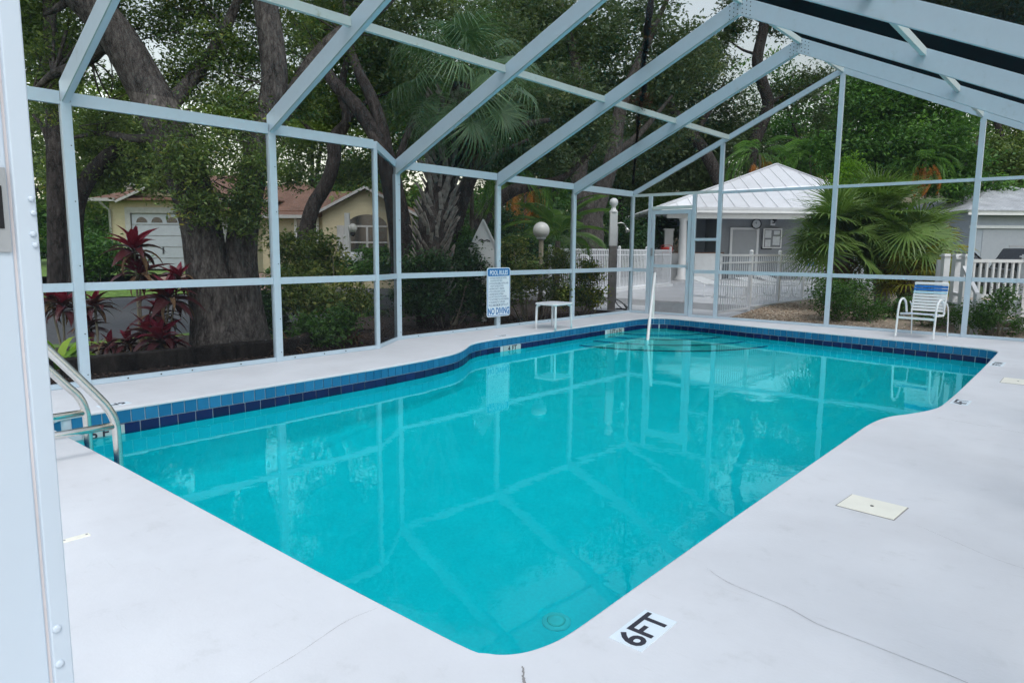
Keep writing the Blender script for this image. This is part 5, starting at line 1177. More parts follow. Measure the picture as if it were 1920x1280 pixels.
# --- the twin-trunked oak just behind the left wall
OB = 9.9
oak = tree("twin_oak", "large twin trunked live oak close behind the left screen wall",
    [[S(430, 690, OB, 0.62), S(420, 650, OB, 0.50), S(405, 590, OB, 0.36), S(388, 500, OB, 0.295), S(376, 420, OB, 0.28), S(350, 330, OB, 0.29), S(322, 260, OB, 0.29), S(275, 165, OB, 0.27), S(215, 62, OB - 0.1, 0.24), S(140, -20, OB - 0.3, 0.22), S(40, -110, OB - 0.6, 0.18), S(-120, -240, OB - 1, 0.10)],
     [S(470, 690, OB + 0.2, 0.5), S(462, 640, OB + 0.2, 0.36), S(456, 560, OB + 0.2, 0.26), S(452, 470, OB + 0.2, 0.225), S(466, 370, OB + 0.25, 0.20), S(488, 270, OB + 0.3, 0.19), S(514, 165, OB + 0.4, 0.185), S(508, 75, OB + 0.5, 0.18), S(497, 0, OB + 0.6, 0.17), S(480, -120, OB + 0.8, 0.14), S(450, -300, OB + 1, 0.06)],
     [S(510, 235, OB + 0.4, 0.15), S(545, 190, OB + 0.8, 0.14), S(585, 120, OB + 1.2, 0.13), S(640, 62, OB + 1.6, 0.11), S(720, 10, OB + 2.0, 0.08), S(800, -80, OB + 2.4, 0.03)],
     [S(300, 215, OB, 0.13), S(360, 150, OB + 0.5, 0.10), S(420, 60, OB + 0.8, 0.08), S(470, -60, OB + 1.0, 0.04)],
     [S(322, 255, OB, 0.08), S(250, 260, OB + 0.5, 0.06), S(190, 250, OB + 0.9, 0.04), S(120, 262, OB + 1.2, 0.015)],
     [S(215, 60, OB, 0.10), S(170, 110, OB + 0.4, 0.08), S(100, 140, OB + 0.5, 0.06), S(60, 175, OB + 0.8, 0.02)],
     [S(140, -10, OB - 0.3, 0.06), S(110, 14, OB - 0.3, 0.05), S(85, 28, OB - 0.2, 0.02)]],
    BL((345, 150, OB + 0.8, 60, 70), (400, 95, OB + 0.7, 70, 60), (420, 215, OB + 0.3, 80, 60), (330, 240, OB - 0.1, 55, 40), (455, 110, OB + 0.9, 50, 70), (300, 40, OB + 1.2, 70, 40), (380, 15, OB + 1.4, 90, 35), (545, 60, OB + 1.2, 45, 60), (560, 180, OB + 1.4, 40, 60),
       (100, 120, OB + 1.0, 55, 60), (150, 70, OB + 1.1, 45, 40), (90, 200, OB + 1.4, 35, 35), (190, 230, OB + 0.9, 50, 35), (230, 170, OB + 1.0, 35, 35), (265, 290, OB + 0.5, 35, 30), (340, 300, OB - 0.35, 55, 55), (400, 285, OB - 0.3, 60, 40), (480, 300, OB - 0.1, 45, 50), (470, 350, OB - 0.15, 38, 55), (400, 390, OB - 0.3, 45, 30), (450, 400, OB - 0.1, 34, 40), (500, 230, OB + 0.4, 40, 60), (300, 350, OB, 30, 25), (352, 345, OB - 0.3, 36, 50), (372, 395, OB - 0.33, 38, 40), (462, 385, OB - 0.05, 34, 50), (478, 420, OB - 0.05, 30, 40), (340, 300, OB - 0.3, 40, 50),
       (180, 10, OB + 1.5, 80, 40), (480, 20, OB + 1.6, 60, 50), (620, 60, OB + 2.4, 60, 70), (330, -120, OB + 1, 200, 80), (120, -120, OB + 1, 150, 70), (600, -80, OB + 2, 150, 60)),
    90000, 0.060, "leaf_oak", 11, "bark", 0.12, 28, "oak and shade trees", 0.35, 260, 0.35, 0.40)
# --- trees behind, specified limb by limb where the photograph shows them
tree("curved_oak", "dark curved trunk oak left of the garage", [[S(140, 560, 17, 0.26), S(138, 470, 17, 0.22), S(142, 390, 17, 0.20), S(165, 335, 17, 0.19), S(205, 290, 17, 0.17), S(240, 255, 17.2, 0.14), S(300, 200, 17.6, 0.09), S(360, 120, 18, 0.03)],
     [S(205, 290, 17, 0.07), S(200, 240, 17.3, 0.05), S(205, 180, 17.5, 0.02)], [S(220, 285, 17, 0.06), S(270, 310, 17.2, 0.045), S(330, 330, 17.4, 0.015)]],
     BL((235, 245, 17, 45, 30), (190, 330, 17.6, 60, 25), (270, 320, 17.4, 50, 25), (170, 260, 17.5, 50, 40), (120, 340, 17.5, 40, 40), (250, 190, 18, 60, 40), (300, 300, 18, 50, 40)), 16000, 0.11, "leaf_oak", 21, "bark_dark", 0.22, 36)
tree("slim_oak", "straight dark trunk at the far left behind the ti plants", [[S(108, 560, 14, 0.19), S(106, 450, 14, 0.165), S(104, 330, 14, 0.155), S(100, 200, 14, 0.15), S(95, 60, 14, 0.12), S(80, -100, 14, 0.06)], [S(104, 330, 14, 0.06), S(85, 250, 14.1, 0.05), S(62, 215, 14.2, 0.03)]],
     BL((90, 110, 14.5, 60, 60), (80, 250, 14.6, 35, 45), (60, 30, 14.4, 70, 50), (100, -80, 14, 100, 60)), 14000, 0.10, "leaf_oak", 22, "bark_dark", 0.2, 36)
tree("twisted_oak", "slender twisted dark trunk in front of the yellow house", [[S(562, 500, 17.5, 0.21), S(575, 430, 17.5, 0.19), S(588, 385, 17.5, 0.18), S(612, 345, 17.5, 0.17), S(626, 300, 17.5, 0.165), S(628, 260, 17.6, 0.18), S(650, 225, 17.7, 0.12), S(640, 170, 17.8, 0.10), S(660, 80, 18, 0.07), S(700, -40, 18.3, 0.03)],
     [S(628, 262, 17.6, 0.09), S(590, 250, 17.8, 0.06), S(555, 215, 18, 0.03)], [S(645, 232, 17.7, 0.08), S(690, 190, 18, 0.06), S(740, 170, 18.5, 0.02)]],
     BL((560, 290, 18.5, 40, 40), (600, 215, 18.4, 60, 40), (660, 200, 18.6, 50, 35), (580, 150, 18.6, 60, 50), (680, 310, 20, 45, 30), (640, 330, 20.5, 40, 16), (550, 330, 20.5, 35, 25), (700, 120, 18.8, 70, 50), (620, 60, 18.8, 80, 50)), 20000, 0.12, "leaf_oak", 23, "bark_dark", 0.25, 36)
tree("forked_oak", "dark forked oak leaning left behind the fan of palm fronds", [[S(760, 520, 16.5, 0.34), S(752, 440, 16.5, 0.28), S(738, 360, 16.5, 0.25), S(722, 290, 16.5, 0.22), S(700, 245, 16.6, 0.19), S(664, 195, 16.8, 0.17), S(626, 155, 17, 0.15), S(585, 90, 17.4, 0.10), S(540, 20, 18, 0.04)],
     [S(728, 310, 16.5, 0.17), S(716, 240, 16.6, 0.155), S(695, 180, 16.8, 0.14), S(664, 115, 17, 0.11), S(650, 40, 17.2, 0.07), S(640, -60, 17.5, 0.03)], [S(735, 340, 16.5, 0.11), S(765, 250, 17, 0.09), S(790, 180, 17.3, 0.06), S(810, 90, 17.6, 0.03)]],
     BL((700, 60, 18, 90, 60), (640, 20, 18.2, 80, 50), (780, 200, 18.6, 60, 50), (740, 130, 18.2, 70, 50), (760, 290, 18.8, 40, 30), (830, 240, 19, 60, 50), (800, 30, 18.5, 80, 60), (900, 220, 20, 60, 60), (920, 80, 20, 90, 80)), 20000, 0.12, "leaf_grey", 24, "bark_dark", 0.25, 36)
tree("leaning_oak", "dark oak trunk leaning right behind the booted palm", [[S(838, 500, 15.5, 0.24), S(850, 430, 15.5, 0.20), S(864, 380, 15.5, 0.18), S(882, 332, 15.6, 0.16), S(905, 270, 15.8, 0.13), S(960, 240, 16.2, 0.10), S(1030, 225, 16.8, 0.05)], [S(885, 325, 15.6, 0.08), S(930, 290, 16, 0.06), S(990, 262, 16.5, 0.03)]],
     BL((930, 210, 17, 70, 40), (1000, 190, 17.5, 60, 40), (960, 290, 17.5, 60, 25), (1010, 280, 18, 50, 30), (880, 300, 17.5, 40, 30)), 13000, 0.11, "leaf_grey", 25, "bark_dark", 0.22, 36)
tree("arching_oak", "dark arching limb curving over the gabled signboard", [[S(880, 520, 21, 0.30), S(892, 440, 21, 0.25), S(910, 402, 21, 0.22), S(935, 376, 21, 0.20), S(965, 356, 21, 0.18), S(1005, 346, 21.2, 0.15), S(1060, 330, 21.6, 0.10), S(1120, 270, 22, 0.05)]],
     BL((1020, 300, 22, 60, 35), (1090, 250, 22.5, 60, 50), (960, 320, 22, 50, 25), (1060, 180, 22.5, 70, 50)), 12000, 0.14, "leaf_grey", 26, "bark_dark", 0.26, 36)
tree("great_oak", "massive forked grey trunk behind the shower post", [[S(1106, 560, 27, 0.62), S(1106, 480, 27, 0.55), S(1107, 420, 27, 0.50), S(1100, 380, 27, 0.40), S(1085, 330, 27.2, 0.33), S(1100, 230, 27.6, 0.28), S(1080, 120, 28, 0.2), S(1050, 0, 28.5, 0.08)], [S(1110, 410, 27, 0.40), S(1128, 360, 27, 0.34), S(1150, 290, 27.4, 0.30), S(1165, 200, 27.8, 0.25), S(1210, 90, 28.2, 0.16), S(1260, -20, 28.6, 0.06)], [S(1150, 290, 27.4, 0.16), S(1200, 250, 28, 0.12), S(1260, 180, 28.6, 0.05)]],
     BL((1060, 90, 29, 90, 70), (1180, 60, 29, 90, 60), (1220, 160, 29.5, 80, 60), (1120, 180, 30, 70, 40), (1290, 100, 30, 60, 60), (1000, 30, 29, 90, 60), (1150, 310, 30, 60, 25), (1250, 240, 30, 60, 35), (1050, 310, 30, 50, 25)), 25000, 0.19, "leaf_grey", 27, "bark", 0.36, 40)
tree("sloping_oak", "long trunk sloping left above the clubhouse roof", [[S(1370, 420, 42, 0.42), S(1348, 340, 42, 0.38), S(1318, 280, 42, 0.36), S(1285, 240, 42.4, 0.32), S(1255, 190, 43, 0.24), S(1230, 110, 43.5, 0.12)], [S(1300, 258, 42, 0.18), S(1330, 210, 42.5, 0.13), S(1360, 150, 43, 0.06)]],
     BL((1240, 160, 43.5, 60, 45), (1300, 140, 44, 60, 50), (1350, 200, 44, 55, 45), (1260, 290, 44, 60, 35), (1200, 330, 44, 50, 25), (1340, 270, 45, 60, 35), (1310, 320, 45, 70, 25)), 17000, 0.26, "leaf_grey", 28, "bark_dark", 0.5, 40)
tree("crooked_pine", "tall crooked dark tree against the sky gap above the clubhouse", [[S(1402, 400, 46, 0.42), S(1408, 290, 46, 0.40), S(1428, 235, 46, 0.38), S(1440, 195, 46, 0.36), S(1428, 150, 46, 0.36), S(1420, 110, 46, 0.34), S(1432, 50, 46, 0.30), S(1430, -10, 46, 0.25), S(1440, -120, 46, 0.1)], [S(1430, 105, 46, 0.10), S(1395, 95, 46, 0.08), S(1372, 80, 46, 0.04)], [S(1435, 40, 46, 0.14), S(1475, 25, 46, 0.1), S(1530, 5, 46, 0.04)], [S(1442, 195, 46, 0.14), S(1490, 170, 46.3, 0.10), S(1550, 150, 46.6, 0.04)]],
     BL((1385, 45, 46.5, 32, 26), (1460, 45, 46.5, 34, 30), (1500, 20, 46.5, 40, 30), (1400, -20, 46.5, 60, 35), (1340, 110, 47, 32, 50), (1480, 180, 47, 46, 26), (1540, 150, 47, 46, 30), (1400, 235, 47, 34, 40), (1365, 60, 47, 26, 26), (1480, 300, 48, 70, 50), (1560, 230, 48, 60, 60)), 22000, 0.22, "leaf_grey", 29, "bark_dark", 0.36, 40)
tree("broad_maple", "broad dense mid green tree filling the end gable", [[S(1795, 520, 38, 0.50), S(1794, 440, 38, 0.46), S(1792, 380, 38, 0.44), S(1785, 330, 38, 0.40), S(1760, 270, 38.3, 0.26), S(1730, 200, 38.6, 0.12)], [S(1790, 350, 38, 0.25), S(1820, 290, 38.2, 0.16), S(1850, 230, 38.4, 0.06)], [S(1785, 330, 38, 0.22), S(1720, 300, 38, 0.14), S(1650, 270, 38, 0.05)]],
     BL((1660, 200, 38.5, 70, 50), (1740, 190, 38, 70, 50), (1640, 270, 38.5, 70, 45), (1720, 270, 37, 75, 45), (1790, 300, 37.5, 60, 40), (1680, 320, 38, 80, 30), (1610, 320, 39, 50, 30), (1760, 350, 37, 60, 25), (1620, 180, 40, 60, 40), (1790, 240, 39, 40, 35), (1690, 150, 39.5, 80, 35), (1560, 290, 40, 60, 40), (1850, 350, 38.5, 40, 26)), 42000, 0.24, "leaf_deep", 30, "bark", 0.40, 40)
tree("sunlit_oak", "lighter green tree at the far right above the grey roof", [[S(1890, 520, 47, 0.4), S(1890, 400, 47, 0.36), S(1885, 310, 47, 0.3), S(1870, 230, 47, 0.2), S(1850, 150, 47, 0.08)], [S(1886, 320, 47, 0.2), S(1920, 260, 47, 0.12), S(1950, 200, 47, 0.05)]],
     BL((1880, 300, 46.5, 60, 30), (1910, 340, 46.5, 50, 25), (1850, 270, 47, 30, 25), (1930, 270, 47, 40, 35), (1900, 200, 48, 50, 18), (1850, 200, 48, 26, 20), (1840, 310, 47.5, 40, 26)), 17000, 0.24, "leaf_oak", 31, "bark_dark", 0.40, 40)

tree("overhanging_oak", "oak overhanging the right roof slope seen dimly through the screen", [[(7.2, 19.0, -0.3, 0.5), (7.1, 19.0, 1.5, 0.42), (6.7, 18.8, 4.0, 0.38), (5.2, 18.4, 6.0, 0.30), (2.5, 18, 7.5, 0.2), (0.0, 17.5, 8.5, 0.08)], [(6.7, 18.8, 4.0, 0.28), (4.0, 15.5, 5.8, 0.2), (2.6, 13, 6.8, 0.1)], [(6.7, 18.8, 4.0, 0.25), (3.8, 21.5, 6.2, 0.2), (0.0, 24, 8.6, 0.08)]],
     BL((1640, 0, 21, 75, 45), (1720, 40, 20, 80, 45), (1800, 70, 20, 80, 50), (1880, 120, 20, 70, 50), (1760, -30, 19, 90, 50), (1860, 10, 18, 90, 60), (1950, 60, 18, 80, 70), (1960, 160, 19, 60, 40), (1900, -80, 16, 120, 70), (1560, -30, 22, 70, 35)), 40000, 0.12, "leaf_oak", 33, "bark", 0.26, 40)
# --- the wooded backdrop: single trees further back, each its own object
BACK = [(30, 34, 14, 5.2, "leaf_oak", "backdrop oak at the far left edge behind the slim trunk"), (190, 44, 11, 5.6, "leaf_deep", "tall backdrop tree behind the left end of the garage roof"),
        (330, 52, 11, 6.2, "leaf_oak", "tall backdrop tree rising behind the garage ridge"), (470, 48, 12, 5.6, "leaf_oak", "backdrop tree behind the right oak trunk"),
        (590, 44, 11, 5.2, "leaf_oak", "backdrop tree over the brown hip roof"), (715, 40, 12, 5.4, "leaf_deep", "backdrop tree above the gabled house wing"),
        (830, 36, 15, 5.0, "leaf_oak", "yellowish backdrop tree right of the booted palm"), (935, 40, 17, 5.6, "leaf_deep", "backdrop tree behind the sign post of the wall"),
        (1030, 44, 18, 6.0, "leaf_grey", "backdrop tree behind the globe lamp post"), (1160, 48, 18, 6.4, "leaf_grey", "backdrop tree behind the great forked trunk"),
        (1290, 56, 19, 6.6, "leaf_grey", "backdrop tree behind the clubhouse left hip"), (1400, 62, 13, 6.0, "leaf_deep", "low backdrop tree behind the clubhouse peak"),
        (1530, 58, 17, 6.6, "leaf_deep", "backdrop tree behind the gable centre post"), (1660, 60, 18, 6.6, "leaf_deep", "backdrop tree behind the broad maple"),
        (1800, 66, 17, 6.4, "leaf_deep", "backdrop tree behind the right trunk"), (1930, 64, 17, 6.4, "leaf_oak", "backdrop tree at the right edge of the picture"),
        (1120, 70, 26, 9.5, "leaf_grey", "furthest tall tree in the middle")]
for k, (px, b, h, sp, lm, lab) in enumerate(BACK):
    p = survey(px, 470, b); wild_tree("shade_tree", lab, (p.x, p.y, 0.0), h, sp, 14500 if b < 60 else 20000, 0.27 if b < 60 else 0.36, lm, 100 + k, lean=(0, 0), trunk_r=0.3, z_lo=0.14, csize=0.55)

# --- far wood that closes the view at ground level, one mass
rng = np.random.default_rng(77); M_ = 100000
px_ = rng.uniform(-150, 2070, M_); bb = rng.uniform(66, 84, M_); aa = (px_ - 960) / FPX * bb; top_ = 6.0 + 3.2 * np.exp(-((px_ - 1020) / 260.0) ** 2) + 1.6 * np.sin(px_ * 0.013) + 1.1 * np.sin(px_ * 0.041 + 1) + 0.5 * np.sin(px_ * 0.13)
zz = rng.random(M_) ** 0.8 * top_
Pw = np.stack([U.x * aa + N.x * bb, U.y * aa + N.y * bb, zz], 1)
fw = leaf_mesh("far_wood", Pw, 0.6, MAT["leaf_deep"], None, rng, np.clip(0.4 + 0.3 * np.sin(px_ * 0.05) * np.sin(zz * 2) + rng.normal(0, 0.15, M_), 0, 1), aspect=0.6)
fw["kind"] = "stuff"; tag(fw, "dark far wood closing the view at ground level", "wood")
# --- shrubs, hedges
def shrub(name, label, blobs, n, size, leafmat, seed, cat="shrub", group="shrubs and hedges", stems=6, csize=0.10, per=22, aspect=0.5, shell=0.4, stem_mat="stem", gz=-0.08):
    rng = np.random.default_rng(seed); c0 = np.array([b[0] for b in blobs]).mean(0); b0 = np.array([c0[0], c0[1], gz])
    t = thing(name, label, cat, tuple(b0), 0, group)
    P, ti, cc = cluster_points(blobs, n, rng, csize, per, shell); P[:, 2] = np.maximum(P[:, 2], gz + 0.03)
    mb = MB()
    for c in cc[rng.choice(len(cc), min(stems, len(cc)), False)]:
        a = b0 + np.array([(c[0] - b0[0]) * 0.35, (c[1] - b0[1]) * 0.35, 0]); m = (a + c) / 2 + rng.normal(0, 0.06, 3)
        mb.tube(smooth_path([Vector(a - b0), Vector(m - b0), Vector(c - b0)], 4), [0.014 - 0.0009 * q for q in range(9)], 5, False)
    if stems: mb.build("stem", MAT[stem_mat], t, True)
    leaf_mesh("foliage", P - b0, size, MAT[leafmat], t, rng, ti, aspect=aspect, up=0.5); return t
shrub("hedge_shrub", "dark dense hedge left of the pool rules sign", BL((775, 510, 12.75, 36, 40), (825, 505, 13.0, 40, 40), (800, 560, 12.7, 45, 40), (800, 500, 14.0, 50, 50), (860, 490, 14.4, 50, 50), (900, 520, 14.8, 36, 50), (780, 555, 13.5, 45, 40), (850, 555, 14.2, 50, 45), (900, 565, 14.6, 36, 34)), 21000, 0.07, "leaf_hedge", 41, "hedge", stems=14)
shrub("hedge_shrub", "tall dark shrub round the white signboard", BL((870, 460, 15.6, 36, 30), (893, 468, 15.3, 22, 30), (940, 500, 15.4, 24, 44), (840, 450, 15.8, 36, 22)), 7000, 0.07, "leaf_deep", 42, "shrub", stems=8)
shrub("variegated_shrub", "leggy variegated shrub with pale stems beside the second post", BL((545, 465, 13, 50, 32), (600, 455, 13.4, 35, 30), (560, 520, 12.6, 45, 40), (620, 500, 13.4, 30, 40), (580, 560, 12, 60, 40), (650, 560, 12.4, 50, 40)), 9000, 0.075, "leaf_var", 43, stems=26)
shrub("clipped_shrub", "small dark clipped bush below the house window", BL((590, 472, 21, 30, 22), (610, 490, 21, 25, 20)), 3000, 0.09, "leaf_hedge", 44, stems=3)
shrub("low_hedge", "low green hedge in front of the yellow house", BL((600, 510, 18, 60, 22), (680, 505, 18, 60, 24), (740, 500, 18.2, 40, 30), (540, 515, 18, 40, 22), (700, 475, 19, 40, 12)), 9000, 0.09, "leaf_deep", 45, "hedge", stems=4)
shrub("garage_shrub", "rounded green bushes beside the garage corner", BL((190, 470, 24, 45, 30), (165, 500, 24, 40, 25), (225, 490, 24.5, 35, 25), (150, 455, 24, 30, 25)), 7000, 0.12, "leaf_deep", 46, stems=4, csize=0.16)
shrub("low_shrub", "young leafy bush behind the thin corner post", BL((620, 625, 10.6, 35, 22), (640, 600, 10.9, 25, 25), (575, 610, 10.8, 25, 20)), 2200, 0.075, "leaf_grass", 47, stems=6)
shrub("golden_shrub", "yellow green croton shrub right of the side table", BL((1100, 520, 15.8, 28, 26), (1088, 552, 15.6, 28, 24), (1112, 556, 15.8, 22, 24), (1062, 556, 15.6, 28, 24), (1100, 497, 15.8, 16, 12)), 7000, 0.06, "leaf_croton", 48, stems=8)
shrub("golden_shrub", "pale variegated shrub behind the globe lamp post", BL((960, 470, 15.0, 30, 28), (1045, 490, 15.2, 35, 26), (985, 520, 14.8, 40, 40), (950, 540, 14.4, 35, 36), (1040, 545, 14.6, 30, 30)), 8000, 0.065, "leaf_var", 49, stems=12)
shrub("bed_shrub", "broad green shrub under the fan palm by the end wall", BL((1570, 565, 14.6, 45, 36), (1620, 580, 14.6, 40, 30), (1545, 540, 15, 32, 26), (1600, 545, 15.2, 45, 26), (1655, 585, 15, 30, 22)), 7500, 0.055, "leaf_grass", 50, stems=16)
shrub("bed_shrub", "sparse green shrub in front of the porch railing", BL((1850, 590, 12.3, 32, 28), (1880, 565, 12.4, 24, 30), (1830, 600, 12.3, 24, 22), (1915, 610, 12.3, 20, 22)), 4200, 0.05, "leaf_grass", 51, stems=16)
shrub("bed_shrub", "small dark shrub behind the strap chair", BL((1745, 590, 13.6, 30, 22), (1790, 590, 13.0, 22, 26), (1700, 570, 14.6, 30, 24)), 3000, 0.05, "leaf_deep", 52, stems=10)
shrub("lime_shrub", "bright lime green shrub above the fan palm", BL((1596, 315, 20, 20, 26), (1578, 345, 20, 26, 22), (1622, 345, 20, 22, 18), (1600, 375, 20, 38, 25), (1590, 430, 20, 35, 40)), 6000, 0.09, "leaf_bright", 53, stems=6, csize=0.12)
shrub("yard_shrub", "dark undergrowth behind the left oak base", BL((500, 600, 12, 35, 40), (530, 560, 12.6, 30, 30), (470, 560, 12.8, 30, 40)), 4500, 0.08, "leaf_hedge", 54, stems=6)
shrub("back_shrub", "dark shrubbery beyond the patio fence", BL((1180, 450, 30, 50, 40), (1060, 440, 28, 60, 40), (1240, 430, 36, 40, 40), (1000, 450, 26, 50, 40), (940, 430, 24, 40, 40)), 12000, 0.15, "leaf_hedge", 55, stems=4, csize=0.25)

# --- strap leaved clumps
def strap_clump(name, label, base, n, L, w, mat, seed, cat="plant", group="strap leaved plants in the bed", spread=0.9):
    rr = random.Random(seed); t = thing(name, label, cat, base, 0, group)
    V = []; F = []; T = []
    for k in range(n):
        a = rr.uniform(0, 6.28); el = rr.uniform(0.5, 1.45); l = L * rr.uniform(0.6, 1.15); r0 = rr.uniform(0, 0.10); tv = rr.random()
        pos = Vector((r0 * math.cos(a), r0 * math.sin(a), 0)); seg = 5; i0 = len(V)
        for j in range(seg + 1):
            q = j / seg; ww = w * (0.5 + 0.7 * math.sin(math.pi * min(1, q * 0.9 + 0.1))) * (1 - q ** 4)
            sd_ = Vector((-math.sin(a), math.cos(a), 0)) * ww / 2; V += [pos + sd_, pos - sd_]; T += [tv, tv]
            pos = pos + Vector((math.cos(a) * math.cos(el), math.sin(a) * math.cos(el), math.sin(el))) * (l / seg); el -= spread * rr.uniform(0.25, 0.55)
        F += [(i0 + 2 * j, i0 + 2 * j + 1, i0 + 2 * j + 3, i0 + 2 * j + 2) for j in range(seg)]
    raw_mesh("foliage", np.array([tuple(v) for v in V]), np.array(F), 4, MAT[mat], np.array(T), t); return t
for k, (px, py, L, n, m, lab) in enumerate([(595, 648, 0.55, 70, "leaf_grass", "grassy clump at the foot of the second wall bay"), (690, 590, 0.75, 110, "leaf_grass", "large grassy clump behind the thin corner post"), (640, 580, 0.8, 110, "leaf_grass", "dark arching grass beside the variegated shrub"),
        (662, 645, 0.5, 40, "leaf_brown", "dry brown strap plant near the thin corner post"), (545, 660, 0.45, 40, "leaf_brown", "brown withered plant beside the second post"), (520, 640, 0.5, 26, "leaf_grass", "broad leaved green plant left of the second post"),
        (105, 690, 0.6, 26, "leaf_bright", "bright green broad leaved plant left of the first post"), (125, 680, 0.6, 22, "leaf_bright", "lush green leaves at the very left under the ti plants"), (290, 668, 0.45, 40, "leaf_grass", "low green tuft below the crimson ti plant"), (230, 672, 0.4, 30, "leaf_brown", "dry tuft beside the first post"), (740, 560, 0.8, 90, "leaf_grass", "tall dark grass behind the corner jog")]):
    p = survey_z(px, py, -0.06); strap_clump("strap_plant", lab, (p.x, p.y, -0.07), n, L, 0.022 if m != "leaf_bright" else 0.09, m, 60 + k)

# --- ti plants: every leaf a blade of its own
def blade_mesh(L, w, arch, mat, seed):
    rr = random.Random(seed); V = []; T = []; seg = 7; el = 0.15; pos = Vector((0, 0, 0)); el = 0.0
    for j in range(seg + 1):
        q = j / seg; ww = w * (0.22 if q < 0.08 else math.sin(math.pi * (0.12 + 0.88 * q) ** 0.85)) * (1 if q < 0.98 else 0)
        V += [(pos.x, ww / 2, pos.z + abs(ww) * 0.22), (pos.x, 0, pos.z), (pos.x, -ww / 2, pos.z + abs(ww) * 0.22)]; T += [0.35 + 0.4 * q, 0.75, 0.35 + 0.4 * q]
        pos = pos + Vector((math.cos(el), 0, math.sin(el))) * (L / seg); el -= arch / seg
    F = []
    for j in range(seg):
        a = 3 * j; F += [(a, a + 3, a + 4, a + 1), (a + 1, a + 4, a + 5, a + 2)]
    o = raw_mesh("leaf", np.array(V), np.array(F), 4, MAT[mat], np.array(T)); me_ = o.data; me_.polygons.foreach_set("use_smooth", [True] * len(me_.polygons)); bpy.data.objects.remove(o); return me_
BL_RED = [blade_mesh(0.46, 0.15, 0.6, "ti_red", 1), blade_mesh(0.42, 0.13, 1.0, "ti_red", 2)]
BL_DARK = [blade_mesh(0.50, 0.13, 1.1, "ti_dark", 3), blade_mesh(0.46, 0.12, 1.6, "ti_dark", 4), blade_mesh(0.42, 0.07, 2.0, "leaf_brown", 5)]
def ti_plant(label, px, py, b, heads, seed):
    """heads: list of (px,py,scale,redness) rosettes on canes rising from the base"""
    rr = random.Random(seed); g = survey(px, py, b); base = Vector((g.x, g.y, -0.06)); t = thing("ti_plant", label, "plant", base, 0, "ti plants in the left bed")
    for hx, hy, sc, red in heads:
        h = survey(hx, hy, b + rr.uniform(-0.15, 0.15)); top = h - base
        mb = MB(); mb.tube(smooth_path([(top.x * 0.15, top.y * 0.15, 0), (top.x * 0.6, top.y * 0.6, top.z * 0.5), tuple(top)], 4), 0.016, 6); mb.build("cane", MAT["stem"], t, True)
        n = 26
        for k in range(n):
            q = k / n; el = math.radians(82 - 100 * q ** 0.8); a = k * 2.4 + rr.uniform(-0.3, 0.3)
            me_ = rr.choice(BL_RED) if q < red else rr.choice(BL_DARK)
            s = sc * (0.75 + 0.35 * math.sin(math.pi * q)) * rr.uniform(0.85, 1.15)
            inst("leaf", me_, t, top - Vector((0, 0, 0.14 * q * sc)), (rr.uniform(-0.3, 0.3), -el, a), (s, s, s))
    return t
ti_plant("tall crimson ti plant rising in front of the garage door", 262, 640, 9.7, [(252, 462, 1.0, 0.42), (262, 508, 0.9, 0.45)], 71)
ti_plant("spreading maroon ti plant beside the oak trunk", 300, 650, 9.4, [(318, 552, 1.0, 0.25), (300, 590, 0.95, 0.2), (335, 520, 0.7, 0.3)], 72)
ti_plant("low crimson ti plant leaning over the timber", 305, 665, 9.1, [(300, 632, 0.85, 0.5), (322, 655, 0.7, 0.2), (275, 620, 0.8, 0.2)], 73)
ti_plant("withered maroon ti plant right of the first post", 185, 655, 9.5, [(178, 570, 0.75, 0.1), (165, 610, 0.7, 0.05)], 74)
ti_plant("maroon ti plant between the door jamb and first post", 120, 650, 9.6, [(118, 570, 0.85, 0.25), (95, 560, 0.7, 0.2)], 75)
ti_plant("small dark ti plant low beside the first post", 215, 668, 9.2, [(205, 645, 0.6, 0.1), (240, 640, 0.65, 0.2)], 76)

